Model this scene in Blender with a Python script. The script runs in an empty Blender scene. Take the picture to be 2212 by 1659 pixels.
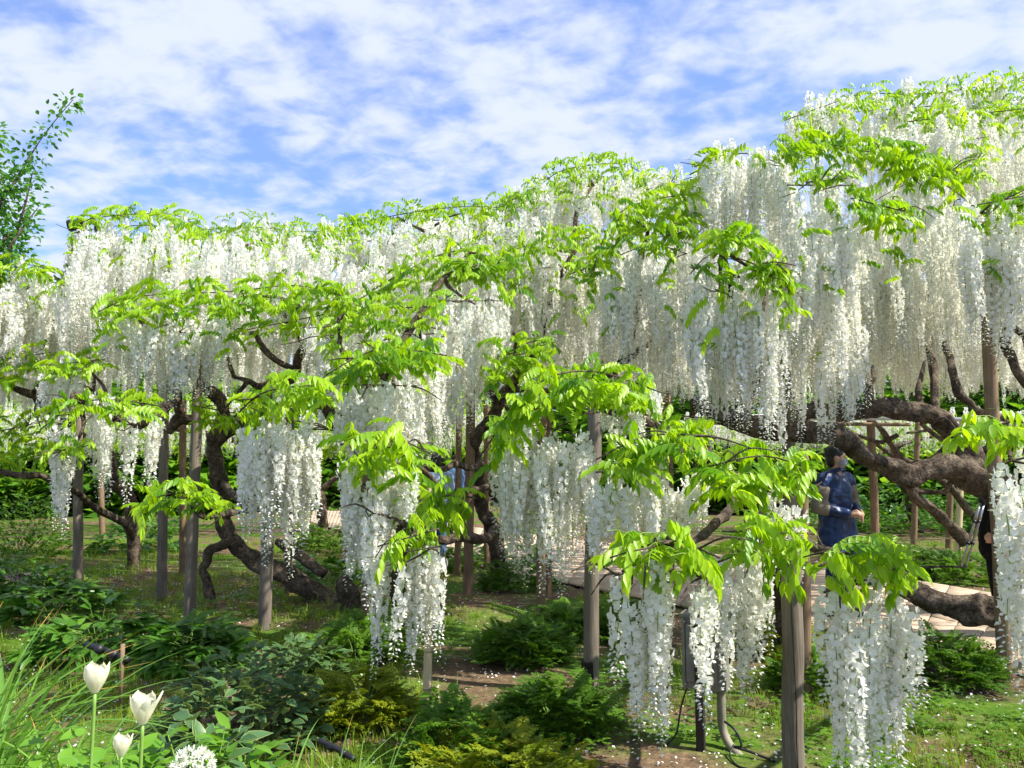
import bpy, bmesh, math, random
import numpy as np
from mathutils import Vector, Matrix, Euler, Quaternion, noise as mnoise

R = math.radians
random.seed(7)
RNG = np.random.default_rng(11)
SC = bpy.context.scene
COL = SC.collection

# ---------------------------------------------------------------- camera, sky, sun, exposure
CAM_H = 1.6
PITCH = R(5.43)
cam_data = bpy.data.cameras.new('camera')
cam_data.sensor_width = 36.0
cam_data.lens = 36.0 * 800.0 / 1024.0
cam_data.clip_start = 0.05
cam_data.clip_end = 2000.0
cam = bpy.data.objects.new('camera', cam_data)
COL.objects.link(cam)
cam.location = (0, 0, CAM_H)
cam.rotation_euler = (R(90) + PITCH, 0, 0)
SC.camera = cam

SUN_DIR = Vector((0.62, -0.20, 0.76)).normalized()      # towards the sun: high, from the right
SUN_EL = math.asin(SUN_DIR.z)
SUN_AZ = math.atan2(SUN_DIR.x, SUN_DIR.y)

world = bpy.data.worlds.new('World')
SC.world = world
world.use_nodes = True
wn = world.node_tree.nodes
wl = world.node_tree.links
wn.clear()
w_out = wn.new('ShaderNodeOutputWorld')
w_bg = wn.new('ShaderNodeBackground')
w_bg.inputs['Strength'].default_value = 0.088
w_sky = wn.new('ShaderNodeTexSky')
w_sky.sky_type = 'NISHITA'
w_sky.sun_disc = False
w_sky.sun_elevation = SUN_EL
w_sky.sun_rotation = SUN_AZ
w_sky.altitude = 100
w_sky.air_density = 1.0
w_sky.dust_density = 0.6
w_sky.ozone_density = 3.0
# a broken sheet of thin cloud, laid on a plane high overhead
w_tc = wn.new('ShaderNodeTexCoord')
w_sep = wn.new('ShaderNodeSeparateXYZ')
wl.new(w_tc.outputs['Generated'], w_sep.inputs[0])
def wmath(op, a, b):
    n = wn.new('ShaderNodeMath'); n.operation = op
    for i, v in enumerate((a, b)):
        if isinstance(v, (int, float)): n.inputs[i].default_value = v
        else: wl.new(v, n.inputs[i])
    return n.outputs[0]
w_z = wmath('ADD', wmath('MAXIMUM', w_sep.outputs['Z'], 0.0), 0.22)
w_cx = wmath('DIVIDE', w_sep.outputs['X'], w_z)
w_cy = wmath('DIVIDE', w_sep.outputs['Y'], w_z)
w_cmb = wn.new('ShaderNodeCombineXYZ')
wl.new(w_cx, w_cmb.inputs[0]); wl.new(w_cy, w_cmb.inputs[1])
w_map = wn.new('ShaderNodeMapping')
w_map.inputs['Rotation'].default_value = (0, 0, R(24))
w_map.inputs['Location'].default_value = (3.1, 1.35, 0)
w_map.inputs['Scale'].default_value = (0.95, 1.15, 1)
wl.new(w_cmb.outputs[0], w_map.inputs['Vector'])
def wnoise(scale, detail, rough, dist):
    n = wn.new('ShaderNodeTexNoise')
    n.inputs['Scale'].default_value = scale
    n.inputs['Detail'].default_value = detail
    n.inputs['Roughness'].default_value = rough
    n.inputs['Distortion'].default_value = dist
    wl.new(w_map.outputs[0], n.inputs['Vector'])
    return n.outputs['Fac']
w_n1 = wnoise(2.3, 4, 0.5, 0.1)
w_n2 = wnoise(10.5, 4, 0.55, 0.2)
w_mix = wmath('ADD', wmath('MULTIPLY', w_n1, 0.5), wmath('MULTIPLY', w_n2, 0.5))
w_ramp = wn.new('ShaderNodeValToRGB')
w_ramp.color_ramp.interpolation = 'EASE'
w_ramp.color_ramp.elements[0].position = 0.365
w_ramp.color_ramp.elements[1].position = 0.61
w_ramp.color_ramp.elements[0].color = (0.22, 0.22, 0.22, 1)
w_ramp.color_ramp.elements[1].color = (0.97, 0.97, 0.97, 1)
wl.new(w_mix, w_ramp.inputs[0])
w_tint = wn.new('ShaderNodeMixRGB'); w_tint.blend_type = 'MULTIPLY'
w_tint.inputs[0].default_value = 1.0
w_tint.inputs[2].default_value = (0.60, 0.93, 1.42, 1)
wl.new(w_sky.outputs[0], w_tint.inputs[1])
w_cm = wn.new('ShaderNodeMixRGB')
w_cm.inputs[2].default_value = (4.4, 4.8, 6.2, 1)
wl.new(w_ramp.outputs['Color'], w_cm.inputs[0])
wl.new(w_tint.outputs[0], w_cm.inputs[1])
wl.new(w_cm.outputs[0], w_bg.inputs['Color'])
wl.new(w_bg.outputs[0], w_out.inputs['Surface'])

sun_data = bpy.data.lights.new('sun', 'SUN')
sun_data.energy = 4.4
sun_data.angle = R(0.55)
sun_data.color = (1.0, 0.95, 0.86)
sun = bpy.data.objects.new('sun', sun_data)
COL.objects.link(sun)
sun.rotation_euler = (-SUN_DIR).to_track_quat('-Z', 'Y').to_euler()
sun.location = SUN_DIR * 40

vs = SC.view_settings
vs.view_transform = 'Standard'
vs.look = 'None'
vs.exposure = 1.12
vs.gamma = 1.0
vs.use_curve_mapping = False
SC.render.engine = 'CYCLES'
SC.cycles.use_denoising = True
SC.cycles.max_bounces = 9
SC.cycles.diffuse_bounces = 6
SC.cycles.transmission_bounces = 8
SC.cycles.glossy_bounces = 3
SC.cycles.sample_clamp_indirect = 8.0
SC.cycles.use_adaptive_sampling = True
SC.cycles.adaptive_threshold = 0.02

# ---------------------------------------------------------------- pixel helpers (photo seen at 2212 x 1659)
FD, CX, CY = 1728.0, 1106.0, 829.5
def ray(x, y):
    a, b = (x - CX) / FD, -(y - CY) / FD
    c, s = math.cos(PITCH), math.sin(PITCH)
    return Vector((a, c - b * s, s + b * c))
def at(x, y, d):
    """the point on the line of sight of a pixel that lies d metres in front of the camera"""
    r = ray(x, y)
    return Vector((0, 0, CAM_H)) + r * (d / r.y)
def gp(x, y, z=0.0):
    r = ray(x, y)
    return Vector((0, 0, CAM_H)) + r * ((z - CAM_H) / r.z)

# ---------------------------------------------------------------- materials
MATS = {}
def mat(name):
    m = bpy.data.materials.new(name); m.use_nodes = True
    MATS[name] = m
    nt = m.node_tree
    return m, nt.nodes, nt.links, nt.nodes['Principled BSDF']
def objnoise(n, l, scale, detail=4, rough=0.55, stretch=None, coord='Object'):
    tc = n.new('ShaderNodeTexCoord')
    t = n.new('ShaderNodeTexNoise')
    t.inputs['Scale'].default_value = scale
    t.inputs['Detail'].default_value = detail
    t.inputs['Roughness'].default_value = rough
    if stretch:
        mp = n.new('ShaderNodeMapping'); mp.inputs['Scale'].default_value = stretch
        l.new(tc.outputs[coord], mp.inputs[0]); l.new(mp.outputs[0], t.inputs['Vector'])
    else:
        l.new(tc.outputs[coord], t.inputs['Vector'])
    return t.outputs['Fac']
def ramp(n, l, fac, stops):
    r = n.new('ShaderNodeValToRGB')
    while len(r.color_ramp.elements) < len(stops): r.color_ramp.elements.new(0.5)
    for e, (p, c) in zip(r.color_ramp.elements, stops):
        e.position = p; e.color = (*c, 1)
    l.new(fac, r.inputs[0])
    return r.outputs['Color']
def bump(n, l, b, h, strength, dist=0.01):
    bp = n.new('ShaderNodeBump')
    bp.inputs['Strength'].default_value = strength
    bp.inputs['Distance'].default_value = dist
    l.new(h, bp.inputs['Height']); l.new(bp.outputs[0], b.inputs['Normal'])
    return bp
def plain(name, col, rough=0.6, spec=0.4, metal=0.0, var=0.12, scale=8.0, bmp=0.0):
    m, n, l, b = mat(name)
    f = objnoise(n, l, scale)
    c0 = tuple(max(0, v * (1 - var * 1.6)) for v in col); c1 = tuple(min(1, v * (1 + var * 1.6)) for v in col)
    l.new(ramp(n, l, f, [(0.3, c0), (0.7, c1)]), b.inputs['Base Color'])
    b.inputs['Roughness'].default_value = rough
    b.inputs['Specular IOR Level'].default_value = spec
    b.inputs['Metallic'].default_value = metal
    if bmp: bump(n, l, b, f, bmp)
    return m
def leafy(name, c0, c1, trans, tfac=0.45, rough=0.42, spec=0.35, scale=3.0):
    """thin leaf: base colour varied from leaf to leaf, light shining through"""
    m, n, l, b = mat(name)
    oi = n.new('ShaderNodeNewGeometry')
    at_ = n.new('ShaderNodeAttribute'); at_.attribute_name = 'tone'
    f = objnoise(n, l, scale, 2)
    ad = n.new('ShaderNodeMath'); ad.operation = 'ADD'
    l.new(f, ad.inputs[0]); l.new(at_.outputs['Fac'], ad.inputs[1])
    col = ramp(n, l, ad.outputs[0], [(0.3, c0), (0.95, c1)])
    l.new(col, b.inputs['Base Color'])
    b.inputs['Roughness'].default_value = rough
    b.inputs['Specular IOR Level'].default_value = spec
    tr = n.new('ShaderNodeBsdfTranslucent')
    mx = n.new('ShaderNodeMixRGB'); mx.blend_type = 'MULTIPLY'; mx.inputs[0].default_value = 1.0
    mx.inputs[2].default_value = (*trans, 1)
    l.new(col, mx.inputs[1]); l.new(mx.outputs[0], tr.inputs['Color'])
    ms = n.new('ShaderNodeMixShader'); ms.inputs[0].default_value = tfac
    l.new(b.outputs[0], ms.inputs[1]); l.new(tr.outputs[0], ms.inputs[2])
    l.new(ms.outputs[0], n['Material Output'].inputs['Surface'])
    return m
def petal(name, col, tcol, tfac=0.42):
    m, n, l, b = mat(name)
    f = objnoise(n, l, 30, 2)
    l.new(ramp(n, l, f, [(0.3, tuple(v * 0.93 for v in col)), (0.7, col)]), b.inputs['Base Color'])
    b.inputs['Roughness'].default_value = 0.6
    b.inputs['Specular IOR Level'].default_value = 0.2
    tr = n.new('ShaderNodeBsdfTranslucent'); tr.inputs['Color'].default_value = (*tcol, 1)
    ms = n.new('ShaderNodeMixShader'); ms.inputs[0].default_value = tfac
    l.new(b.outputs[0], ms.inputs[1]); l.new(tr.outputs[0], ms.inputs[2])
    l.new(ms.outputs[0], n['Material Output'].inputs['Surface'])
    return m

M_PETAL = petal('white_petal', (0.90, 0.895, 0.885), (0.93, 0.91, 0.80), 0.42)
M_BUD = petal('cream_bud', (0.88, 0.87, 0.78), (0.90, 0.88, 0.62), 0.38)
M_RACHIS = plain('green_stalk', (0.17, 0.30, 0.05), 0.5, 0.4)
M_LEAF = leafy('wisteria_leaf', (0.115, 0.28, 0.007), (0.34, 0.53, 0.010), (1.6, 1.45, 0.6), 0.48, 0.38, 0.35)
M_LEAFSTALK = plain('leaf_stalk', (0.26, 0.40, 0.06), 0.5, 0.4)
M_TULIP = petal('tulip_petal', (0.88, 0.86, 0.72), (0.92, 0.86, 0.52), 0.40)
M_ALLIUM = petal('allium_petal', (0.88, 0.87, 0.78), (0.9, 0.88, 0.66), 0.35)
M_PURPLE = petal('purple_petal', (0.46, 0.12, 0.42), (0.55, 0.18, 0.5), 0.3)
M_RED = petal('red_petal', (0.66, 0.03, 0.04), (0.7, 0.05, 0.05), 0.3)

def make_bark():
    m, n, l, b = mat('wisteria_bark')
    f1 = objnoise(n, l, 9, 6, 0.65)
    f2 = objnoise(n, l, 42, 5, 0.7)
    mx = n.new('ShaderNodeMath'); mx.operation = 'ADD'
    l.new(f1, mx.inputs[0]); l.new(f2, mx.inputs[1])
    hv = n.new('ShaderNodeMath'); hv.operation = 'MULTIPLY'; hv.inputs[1].default_value = 0.5
    l.new(mx.outputs[0], hv.inputs[0])
    l.new(ramp(n, l, hv.outputs[0], [(0.38, (0.022, 0.016, 0.011)), (0.5, (0.11, 0.080, 0.056)), (0.64, (0.27, 0.215, 0.155))]), b.inputs['Base Color'])
    b.inputs['Roughness'].default_value = 0.85
    b.inputs['Specular IOR Level'].default_value = 0.2
    bump(n, l, b, hv.outputs[0], 1.0, 0.07)
    return m
M_BARK = make_bark()
def make_post(name, a, b_, c):
    m, n, l, b = mat(name)
    f1 = objnoise(n, l, 14, 6, 0.6, (6, 6, 0.35))
    f2 = objnoise(n, l, 2.2, 4, 0.6)
    mx = n.new('ShaderNodeMath'); mx.operation = 'MULTIPLY_ADD'; mx.inputs[1].default_value = 0.55
    l.new(f1, mx.inputs[0])
    h = n.new('ShaderNodeMath'); h.operation = 'MULTIPLY'; h.inputs[1].default_value = 0.45
    l.new(f2, h.inputs[0]); l.new(h.outputs[0], mx.inputs[2])
    l.new(ramp(n, l, mx.outputs[0], [(0.33, a), (0.5, b_), (0.68, c)]), b.inputs['Base Color'])
    b.inputs['Roughness'].default_value = 0.75
    b.inputs['Specular IOR Level'].default_value = 0.25
    bump(n, l, b, f1, 0.45, 0.006)
    return m
M_POST = make_post('weathered_post_wood', (0.085, 0.068, 0.052), (0.165, 0.135, 0.104), (0.25, 0.215, 0.17))
M_POSTB = make_post('brown_post_wood', (0.095, 0.060, 0.036), (0.195, 0.128, 0.074), (0.30, 0.21, 0.125))
M_BAMBOO = make_post('dry_bamboo', (0.38, 0.28, 0.155), (0.54, 0.42, 0.25), (0.64, 0.53, 0.35))

def make_ground():
    m, n, l, b = mat('soil_and_moss')
    f1 = objnoise(n, l, 0.9, 6, 0.62)
    f2 = objnoise(n, l, 16, 5, 0.7)
    soil = ramp(n, l, f2, [(0.3, (0.06, 0.040, 0.024)), (0.55, (0.155, 0.105, 0.062)), (0.75, (0.28, 0.195, 0.12))])
    moss = ramp(n, l, f2, [(0.3, (0.035, 0.085, 0.008)), (0.7, (0.11, 0.19, 0.018))])
    mk = ramp(n, l, f1, [(0.45, (0, 0, 0)), (0.56, (1, 1, 1))])
    mx = n.new('ShaderNodeMixRGB'); l.new(mk, mx.inputs[0]); l.new(soil, mx.inputs[1]); l.new(moss, mx.inputs[2])
    l.new(mx.outputs[0], b.inputs['Base Color'])
    b.inputs['Roughness'].default_value = 0.95
    b.inputs['Specular IOR Level'].default_value = 0.1
    bump(n, l, b, f2, 0.8, 0.03)
    return m
M_GROUND = make_ground()
M_PAVE = plain('paving_slab', (0.42, 0.32, 0.225), 0.8, 0.25, 0, 0.16, 5.0, 0.25)
M_JOINT = plain('paving_joint', (0.09, 0.07, 0.05), 0.95, 0.1)
M_GRASS = leafy('lawn_grass', (0.10, 0.19, 0.012), (0.25, 0.36, 0.025), (1.6, 1.4, 0.7), 0.4, 0.5, 0.25, 1.2)
M_FERN = leafy('fern_green', (0.055, 0.14, 0.012), (0.14, 0.28, 0.022), (1.6, 1.5, 0.8), 0.4, 0.45, 0.3)
M_GOLD = leafy('golden_green', (0.12, 0.20, 0.010), (0.36, 0.40, 0.020), (1.5, 1.3, 0.6), 0.42, 0.45, 0.3)
M_PEONY = leafy('dark_broad_leaf', (0.045, 0.14, 0.016), (0.12, 0.27, 0.028), (1.6, 1.5, 0.8), 0.35, 0.33, 0.5)
M_SAGE = leafy('blue_green_leaf', (0.050, 0.13, 0.045), (0.12, 0.235, 0.075), (1.4, 1.4, 0.9), 0.35, 0.4, 0.45)
M_BRIGHT = leafy('bright_green_leaf', (0.10, 0.26, 0.018), (0.21, 0.41, 0.035), (1.6, 1.4, 0.7), 0.45, 0.35, 0.45)
M_BLADE = leafy('daffodil_blade', (0.085, 0.23, 0.025), (0.22, 0.40, 0.06), (1.5, 1.4, 0.8), 0.4, 0.35, 0.5)
M_TREE = leafy('tree_leaf', (0.045, 0.155, 0.022), (0.10, 0.27, 0.04), (1.6, 1.5, 0.8), 0.42, 0.4, 0.4)
M_EDGE = leafy('cream_leaf_edge', (0.24, 0.32, 0.12), (0.42, 0.44, 0.20), (1.3, 1.3, 0.8), 0.35, 0.45, 0.3)
M_TWIG = plain('brown_twig', (0.13, 0.085, 0.05), 0.8, 0.2)
M_GREYBOX = plain('grey_plastic', (0.21, 0.195, 0.165), 0.55, 0.4, 0, 0.2, 6, 0.1)
M_BLACK = plain('black_rubber', (0.012, 0.012, 0.013), 0.5, 0.4)
M_STEEL = plain('brushed_aluminium', (0.45, 0.45, 0.44), 0.35, 0.5, 0.8)
M_WHITE = plain('white_board', (0.75, 0.75, 0.74), 0.5, 0.4, 0, 0.03)
M_CONDUIT = plain('tan_conduit', (0.22, 0.20, 0.14), 0.6, 0.3)
M_ROPE = plain('rope_fibre', (0.33, 0.26, 0.16), 0.9, 0.1, 0, 0.2, 60)
M_SKIN = plain('skin', (0.52, 0.30, 0.20), 0.5, 0.4, 0, 0.06)
M_HAIR = plain('black_hair', (0.012, 0.010, 0.009), 0.45, 0.5, 0, 0.2, 60)
M_NAVY = plain('navy_coat', (0.006, 0.024, 0.085), 0.42, 0.4, 0, 0.25, 9, 0.35)
M_TAUPE = plain('taupe_sleeve', (0.20, 0.17, 0.125), 0.85, 0.2, 0, 0.2, 9, 0.3)
M_MASK = plain('grey_face_mask', (0.30, 0.32, 0.37), 0.9, 0.1, 0, 0.12, 40)
M_BLUE = plain('pale_blue_shirt', (0.34, 0.42, 0.62), 0.85, 0.2, 0, 0.15, 9, 0.3)
M_DENIM = plain('denim', (0.06, 0.13, 0.24), 0.9, 0.1, 0, 0.2, 9, 0.3)
M_BLACKCLOTH = plain('black_cloth', (0.010, 0.010, 0.011), 0.9, 0.1)

# ---------------------------------------------------------------- mesh helpers
def link(o, parent=None):
    COL.objects.link(o)
    if parent is not None: o.parent = parent
    return o
def tag(o, label=None, cat=None, group=None, kind=None):
    if label: o['label'] = label
    if cat: o['category'] = cat
    if group: o['group'] = group
    if kind: o['kind'] = kind
    return o
def thing(name, label, cat, loc=(0, 0, 0), group=None):
    o = bpy.data.objects.new(name, None)
    o.empty_display_size = 0.1
    o.location = loc
    link(o)
    return tag(o, label, cat, group)

class T:
    """a triangle template: verts (N,3), tris (M,3), material index per tri"""
    def __init__(s): s.v = []; s.f = []; s.m = []
    def add(s, vs_, fs, mi=0):
        o = len(s.v)
        s.v.extend([tuple(p) for p in vs_])
        for f in fs:
            for k in range(1, len(f) - 1):
                s.f.append((o + f[0], o + f[k], o + f[k + 1])); s.m.append(mi)
        return s
    def arr(s):
        return np.array(s.v, float).reshape(-1, 3), np.array(s.f, np.int64).reshape(-1, 3), np.array(s.m, np.int64)
def mesh_from(name, v, f, mi, mats, smooth=False, tone=None):
    me = bpy.data.meshes.new(name)
    nv, nf = len(v), len(f)
    me.vertices.add(nv); me.vertices.foreach_set('co', np.asarray(v, np.float32).ravel())
    me.loops.add(nf * 3); me.loops.foreach_set('vertex_index', np.asarray(f, np.int32).ravel())
    me.polygons.add(nf)
    me.polygons.foreach_set('loop_start', np.arange(0, nf * 3, 3, dtype=np.int32))
    me.polygons.foreach_set('loop_total', np.full(nf, 3, np.int32))
    for m_ in mats: me.materials.append(m_)
    if mi is not None: me.polygons.foreach_set('material_index', np.asarray(mi, np.int32))
    if smooth: me.polygons.foreach_set('use_smooth', np.ones(nf, bool))
    if tone is not None:
        a = me.attributes.new('tone', 'FLOAT', 'POINT'); a.data.foreach_set('value', np.asarray(tone, np.float32))
    me.update(calc_edges=True)
    return me
def tmesh(name, t, mats, smooth=False, tone=None):
    v, f, m_ = t.arr()
    return mesh_from(name, v, f, m_, mats, smooth, None if tone is None else np.full(len(v), tone))
def merged(name, temps, picks, mtx, mats, smooth=False, tones=None):
    """join many copies of templates into one mesh"""
    V, F, Mi, To = [], [], [], []; off = 0
    arrs = [t.arr() for t in temps]
    for k, (p, M) in enumerate(zip(picks, mtx)):
        v, f, m_ = arrs[p]
        A = np.array(M)
        V.append(v @ A[:3, :3].T + A[:3, 3]); F.append(f + off); Mi.append(m_)
        if tones is not None: To.append(np.full(len(v), tones[k]))
        off += len(v)
    return mesh_from(name, np.concatenate(V), np.concatenate(F), np.concatenate(Mi), mats, smooth,
                     np.concatenate(To) if tones is not None else None)
def obj(name, me, parent=None, loc=None):
    o = bpy.data.objects.new(name, me)
    link(o, parent)
    if loc is not None: o.location = loc
    return o
def catmull(pts, n=6):
    P = [Vector(p) for p in pts]
    if len(P) < 3:
        return [P[0].lerp(P[-1], i / n) for i in range(n + 1)], [i / n for i in range(n + 1)]
    out, ts = [], []
    for i in range(len(P) - 1):
        p0, p1, p2, p3 = P[max(i - 1, 0)], P[i], P[i + 1], P[min(i + 2, len(P) - 1)]
        for k in range(n):
            t = k / n
            out.append(0.5 * ((2 * p1) + (-p0 + p2) * t + (2 * p0 - 5 * p1 + 4 * p2 - p3) * t * t + (-p0 + 3 * p1 - 3 * p2 + p3) * t ** 3))
            ts.append(i + t)
    out.append(P[-1]); ts.append(len(P) - 1.0)
    return out, ts
def add_tube(t, pts, radii, sides=8, n=6, mi=0, gnarl=0.0, twist=0.0, lobes=3, seed=0.0, cap=True):
    C, ts = catmull(pts, n)
    ring0 = len(t.v)
    up = Vector((0.13, 0.27, 0.95)).normalized()
    prev = None
    for i, c in enumerate(C):
        tan = (C[min(i + 1, len(C) - 1)] - C[max(i - 1, 0)])
        tan = tan.normalized() if tan.length > 1e-9 else Vector((0, 0, 1))
        if prev is None:
            a = tan.cross(up)
            if a.length < 0.05: a = tan.cross(Vector((1, 0, 0)))
        else:
            a = prev - tan * prev.dot(tan)
        a.normalize(); prev = a
        b = tan.cross(a)
        u = ts[i]; k = min(int(u), len(radii) - 2) if len(radii) > 1 else 0
        r = radii[0] if len(radii) == 1 else radii[k] + (radii[k + 1] - radii[k]) * (u - k)
        for s in range(sides):
            th = 2 * math.pi * s / sides
            rr = r
            if gnarl:
                q = c + (a * math.cos(th) + b * math.sin(th)) * r
                rr *= 1 + gnarl * (0.5 * math.sin(lobes * th + twist * u + seed) + 0.35 * (1 - 2 * abs(math.sin(2.5 * th + 0.8 * twist * u + seed))) + 1.5 * mnoise.noise(Vector((q.x * 7 + seed, q.y * 7, q.z * 7))) + 0.6 * mnoise.noise(Vector((q.x * 22, q.y * 22, q.z * 22 + seed))))
            t.v.append(tuple(c + (a * math.cos(th) + b * math.sin(th)) * rr))
    m_ = len(C)
    for i in range(m_ - 1):
        for s in range(sides):
            p, q = ring0 + i * sides + s, ring0 + i * sides + (s + 1) % sides
            t.f += [(p, q, q + sides), (p, q + sides, p + sides)]; t.m += [mi, mi]
    if cap:
        for ring, flip in ((ring0, True), (ring0 + (m_ - 1) * sides, False)):
            for s in range(1, sides - 1):
                f = (ring, ring + s, ring + s + 1)
                t.f.append(f[::-1] if flip else f); t.m.append(mi)
    return t
def add_box(t, c, size, mi=0, M=None):
    x, y, z = (s / 2 for s in size)
    vs_ = [Vector((sx * x, sy * y, sz * z)) for sx in (-1, 1) for sy in (-1, 1) for sz in (-1, 1)]
    c = Vector(c)
    vs_ = [(M @ p if M is not None else p) + c for p in vs_]
    t.add(vs_, [(0, 1, 3, 2), (4, 6, 7, 5), (0, 4, 5, 1), (2, 3, 7, 6), (0, 2, 6, 4), (1, 5, 7, 3)], mi)
    return t
def bevel(o, w=0.004, seg=2):
    m_ = o.modifiers.new('bevel', 'BEVEL'); m_.width = w; m_.segments = seg; m_.limit_method = 'ANGLE'
    return o
def tbm(o):
    """weld the doubled verts of a triangle mesh"""
    bm = bmesh.new(); bm.from_mesh(o.data); bmesh.ops.remove_doubles(bm, verts=bm.verts, dist=1e-5)
    bmesh.ops.dissolve_limit(bm, angle_limit=R(1), verts=bm.verts, edges=bm.edges)
    bm.to_mesh(o.data); bm.free(); return o
def mtx(loc, rot=(0, 0, 0), s=1.0):
    return Matrix.LocRotScale(Vector(loc), Euler(rot), Vector((s, s, s)) if isinstance(s, (int, float)) else Vector(s))
def aim(loc, d, roll=0.0, s=1.0):
    """matrix taking +X to direction d, +Z as near up as may be"""
    d = Vector(d).normalized()
    z = Vector((0, 0, 1))
    y = z.cross(d)
    if y.length < 1e-3: y = Vector((0, 1, 0))
    y.normalize(); z = d.cross(y)
    M = Matrix((( d.x, y.x, z.x, 0), (d.y, y.y, z.y, 0), (d.z, y.z, z.z, 0), (0, 0, 0, 1)))
    return Matrix.Translation(loc) @ M @ Matrix.Rotation(roll, 4, 'X') @ Matrix.Scale(s, 4)
def interp(poly, x):
    if x <= poly[0][0]: return poly[0][1]
    for (x0, y0), (x1, y1) in zip(poly, poly[1:]):
        if x <= x1: return y0 + (y1 - y0) * (x - x0) / max(1e-6, x1 - x0)
    return poly[-1][1]

# ---------------------------------------------------------------- the setting: ground and path
NEAR_PX = [(2212, 1463), (2137, 1443), (1969, 1390), (1739, 1355), (1469, 1311), (1206, 1259), (1024, 1222), (742, 1150), (670, 1128)]
FAR_PX = [(2212, 1296), (2010, 1262), (1800, 1230), (1500, 1196), (1250, 1168), (1020, 1140), (850, 1112), (680, 1082)]
near_e = [gp(*p) for p in NEAR_PX]; far_e = [gp(*p) for p in FAR_PX]
near_e = [near_e[0] + (near_e[0] - near_e[2]) * 3.0] + near_e
far_e = [far_e[0] + (far_e[0] - far_e[2]) * 2.2] + far_e
def resample(P, n):
    C, _ = catmull(P, 8)
    L = [0.0]
    for a, b in zip(C, C[1:]): L.append(L[-1] + (b - a).length)
    out = []
    for i in range(n + 1):
        s = L[-1] * i / n
        k = 0
        while k < len(L) - 2 and L[k + 1] < s: k += 1
        out.append(C[k].lerp(C[k + 1], (s - L[k]) / max(1e-9, L[k + 1] - L[k])))
    return out, L[-1]
_, LN = resample(near_e, 10)
NB = int(LN / 0.27)
PN, _ = resample(near_e, NB); PF, _ = resample(far_e, NB)
path_poly = [(p.x, p.y) for p in PN] + [(p.x, p.y) for p in reversed(PF)]
pp = np.array(path_poly)
def in_path(x, y, m=0.0):
    c = False; n = len(pp)
    j = n - 1
    for i in range(n):
        xi, yi = pp[i]; xj, yj = pp[j]
        if (yi > y) != (yj > y) and x < (xj - xi) * (y - yi) / (yj - yi) + xi: c = not c
        j = i
    return c
def ground_z(x, y):
    n1 = mnoise.noise(Vector((x * 0.45, y * 0.45, 3.3)))
    n2 = mnoise.noise(Vector((x * 1.7, y * 1.7, 9.1)))
    z = 0.05 * n1 + 0.018 * n2
    bank = max(0.0, min(1.0, (3.45 - y) / 1.3)); bank = bank * bank * (3 - 2 * bank)
    z += 0.66 * bank * max(0.0, min(1.0, (0.9 - x) / 1.2))
    m = gp(1040, 1325)
    z += 0.12 * math.exp(-((x - m.x) ** 2 + ((y - m.y) * 0.8) ** 2) / 0.12)
    return z
ys = np.concatenate([np.arange(-3, 9, 0.12), np.arange(9, 20, 0.35), np.geomspace(20, 400, 30)])
xs = np.concatenate([-np.geomspace(400, 9, 26), np.arange(-9, 9.001, 0.12), np.geomspace(9.1, 400, 26)])
inp = {}
gv, gf = [], []
for y in ys:
    for x in xs:
        z = ground_z(x, y) if abs(x) < 40 and y < 60 else 0.0
        if 4 < y < 40 and in_path(x, y): z = -0.03
        gv.append((x, y, z))
nx = len(xs)
for j in range(len(ys) - 1):
    for i in range(nx - 1):
        a = j * nx + i
        gf += [(a, a + 1, a + nx + 1), (a, a + nx + 1, a + nx)]
ground = obj('ground', mesh_from('ground', gv, gf, None, [M_GROUND], True)); tag(ground, kind='structure')
t = T()
for i in range(NB):
    a, b, c, d = PN[i], PN[i + 1], PF[i + 1], PF[i]
    k = len(t.v); z = Vector((0, 0, 0.006))
    t.add([a + z, b + z, c + z, d + z], [(0, 1, 2, 3)])
path = obj('paved_path', tmesh('paved_path', t, [M_JOINT])); tag(path, kind='structure')
slab_stuff = T()
def slab(t, q, z0, z1):
    cen = sum(q, Vector()) / 4
    q = [cen + (p - cen) for p in q]
    n = 4
    bot = [Vector((p.x, p.y, z0)) for p in q]
    ins = [p + (cen - p).normalized() * 0.008 for p in q]
    top1 = [Vector((p.x, p.y, z1 - 0.006)) for p in q]
    top = [Vector((p.x, p.y, z1)) for p in ins]
    t.add(bot + top1 + top, [(i, (i + 1) % 4, 4 + (i + 1) % 4, 4 + i) for i in range(4)] + [(4 + i, 4 + (i + 1) % 4, 8 + (i + 1) % 4, 8 + i) for i in range(4)] + [(8, 9, 10, 11)])
rs = random.Random(5)
for i in range(NB):
    a, b, c, d = PN[i], PN[i + 1], PF[i + 1], PF[i]
    for u0, u1 in ((0, 0.36), (0.36, 0.70), (0.70, 1.0)):
        q = [a.lerp(d, u0), b.lerp(c, u0), b.lerp(c, u1), a.lerp(d, u1)]
        cen = sum(q, Vector()) / 4
        along = (b - a).normalized() * 0.009; ac = (d - a).normalized() * 0.009
        q = [q[0] + along + ac, q[1] - along + ac, q[2] - along - ac, q[3] + along - ac]
        h = 0.028 + rs.uniform(-0.003, 0.003)
        if cen.y < 17 and abs(cen.x) < 9:
            t = T(); slab(t, [p - cen for p in q], 0.008, h)
            obj('slab', tmesh('slab', t, [M_PAVE]), path, (cen.x, cen.y, 0))
        else:
            slab(slab_stuff, q, 0.008, h)
tag(obj('slab_paving', tmesh('slab_paving', slab_stuff, [M_PAVE]), path), kind='stuff')

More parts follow.
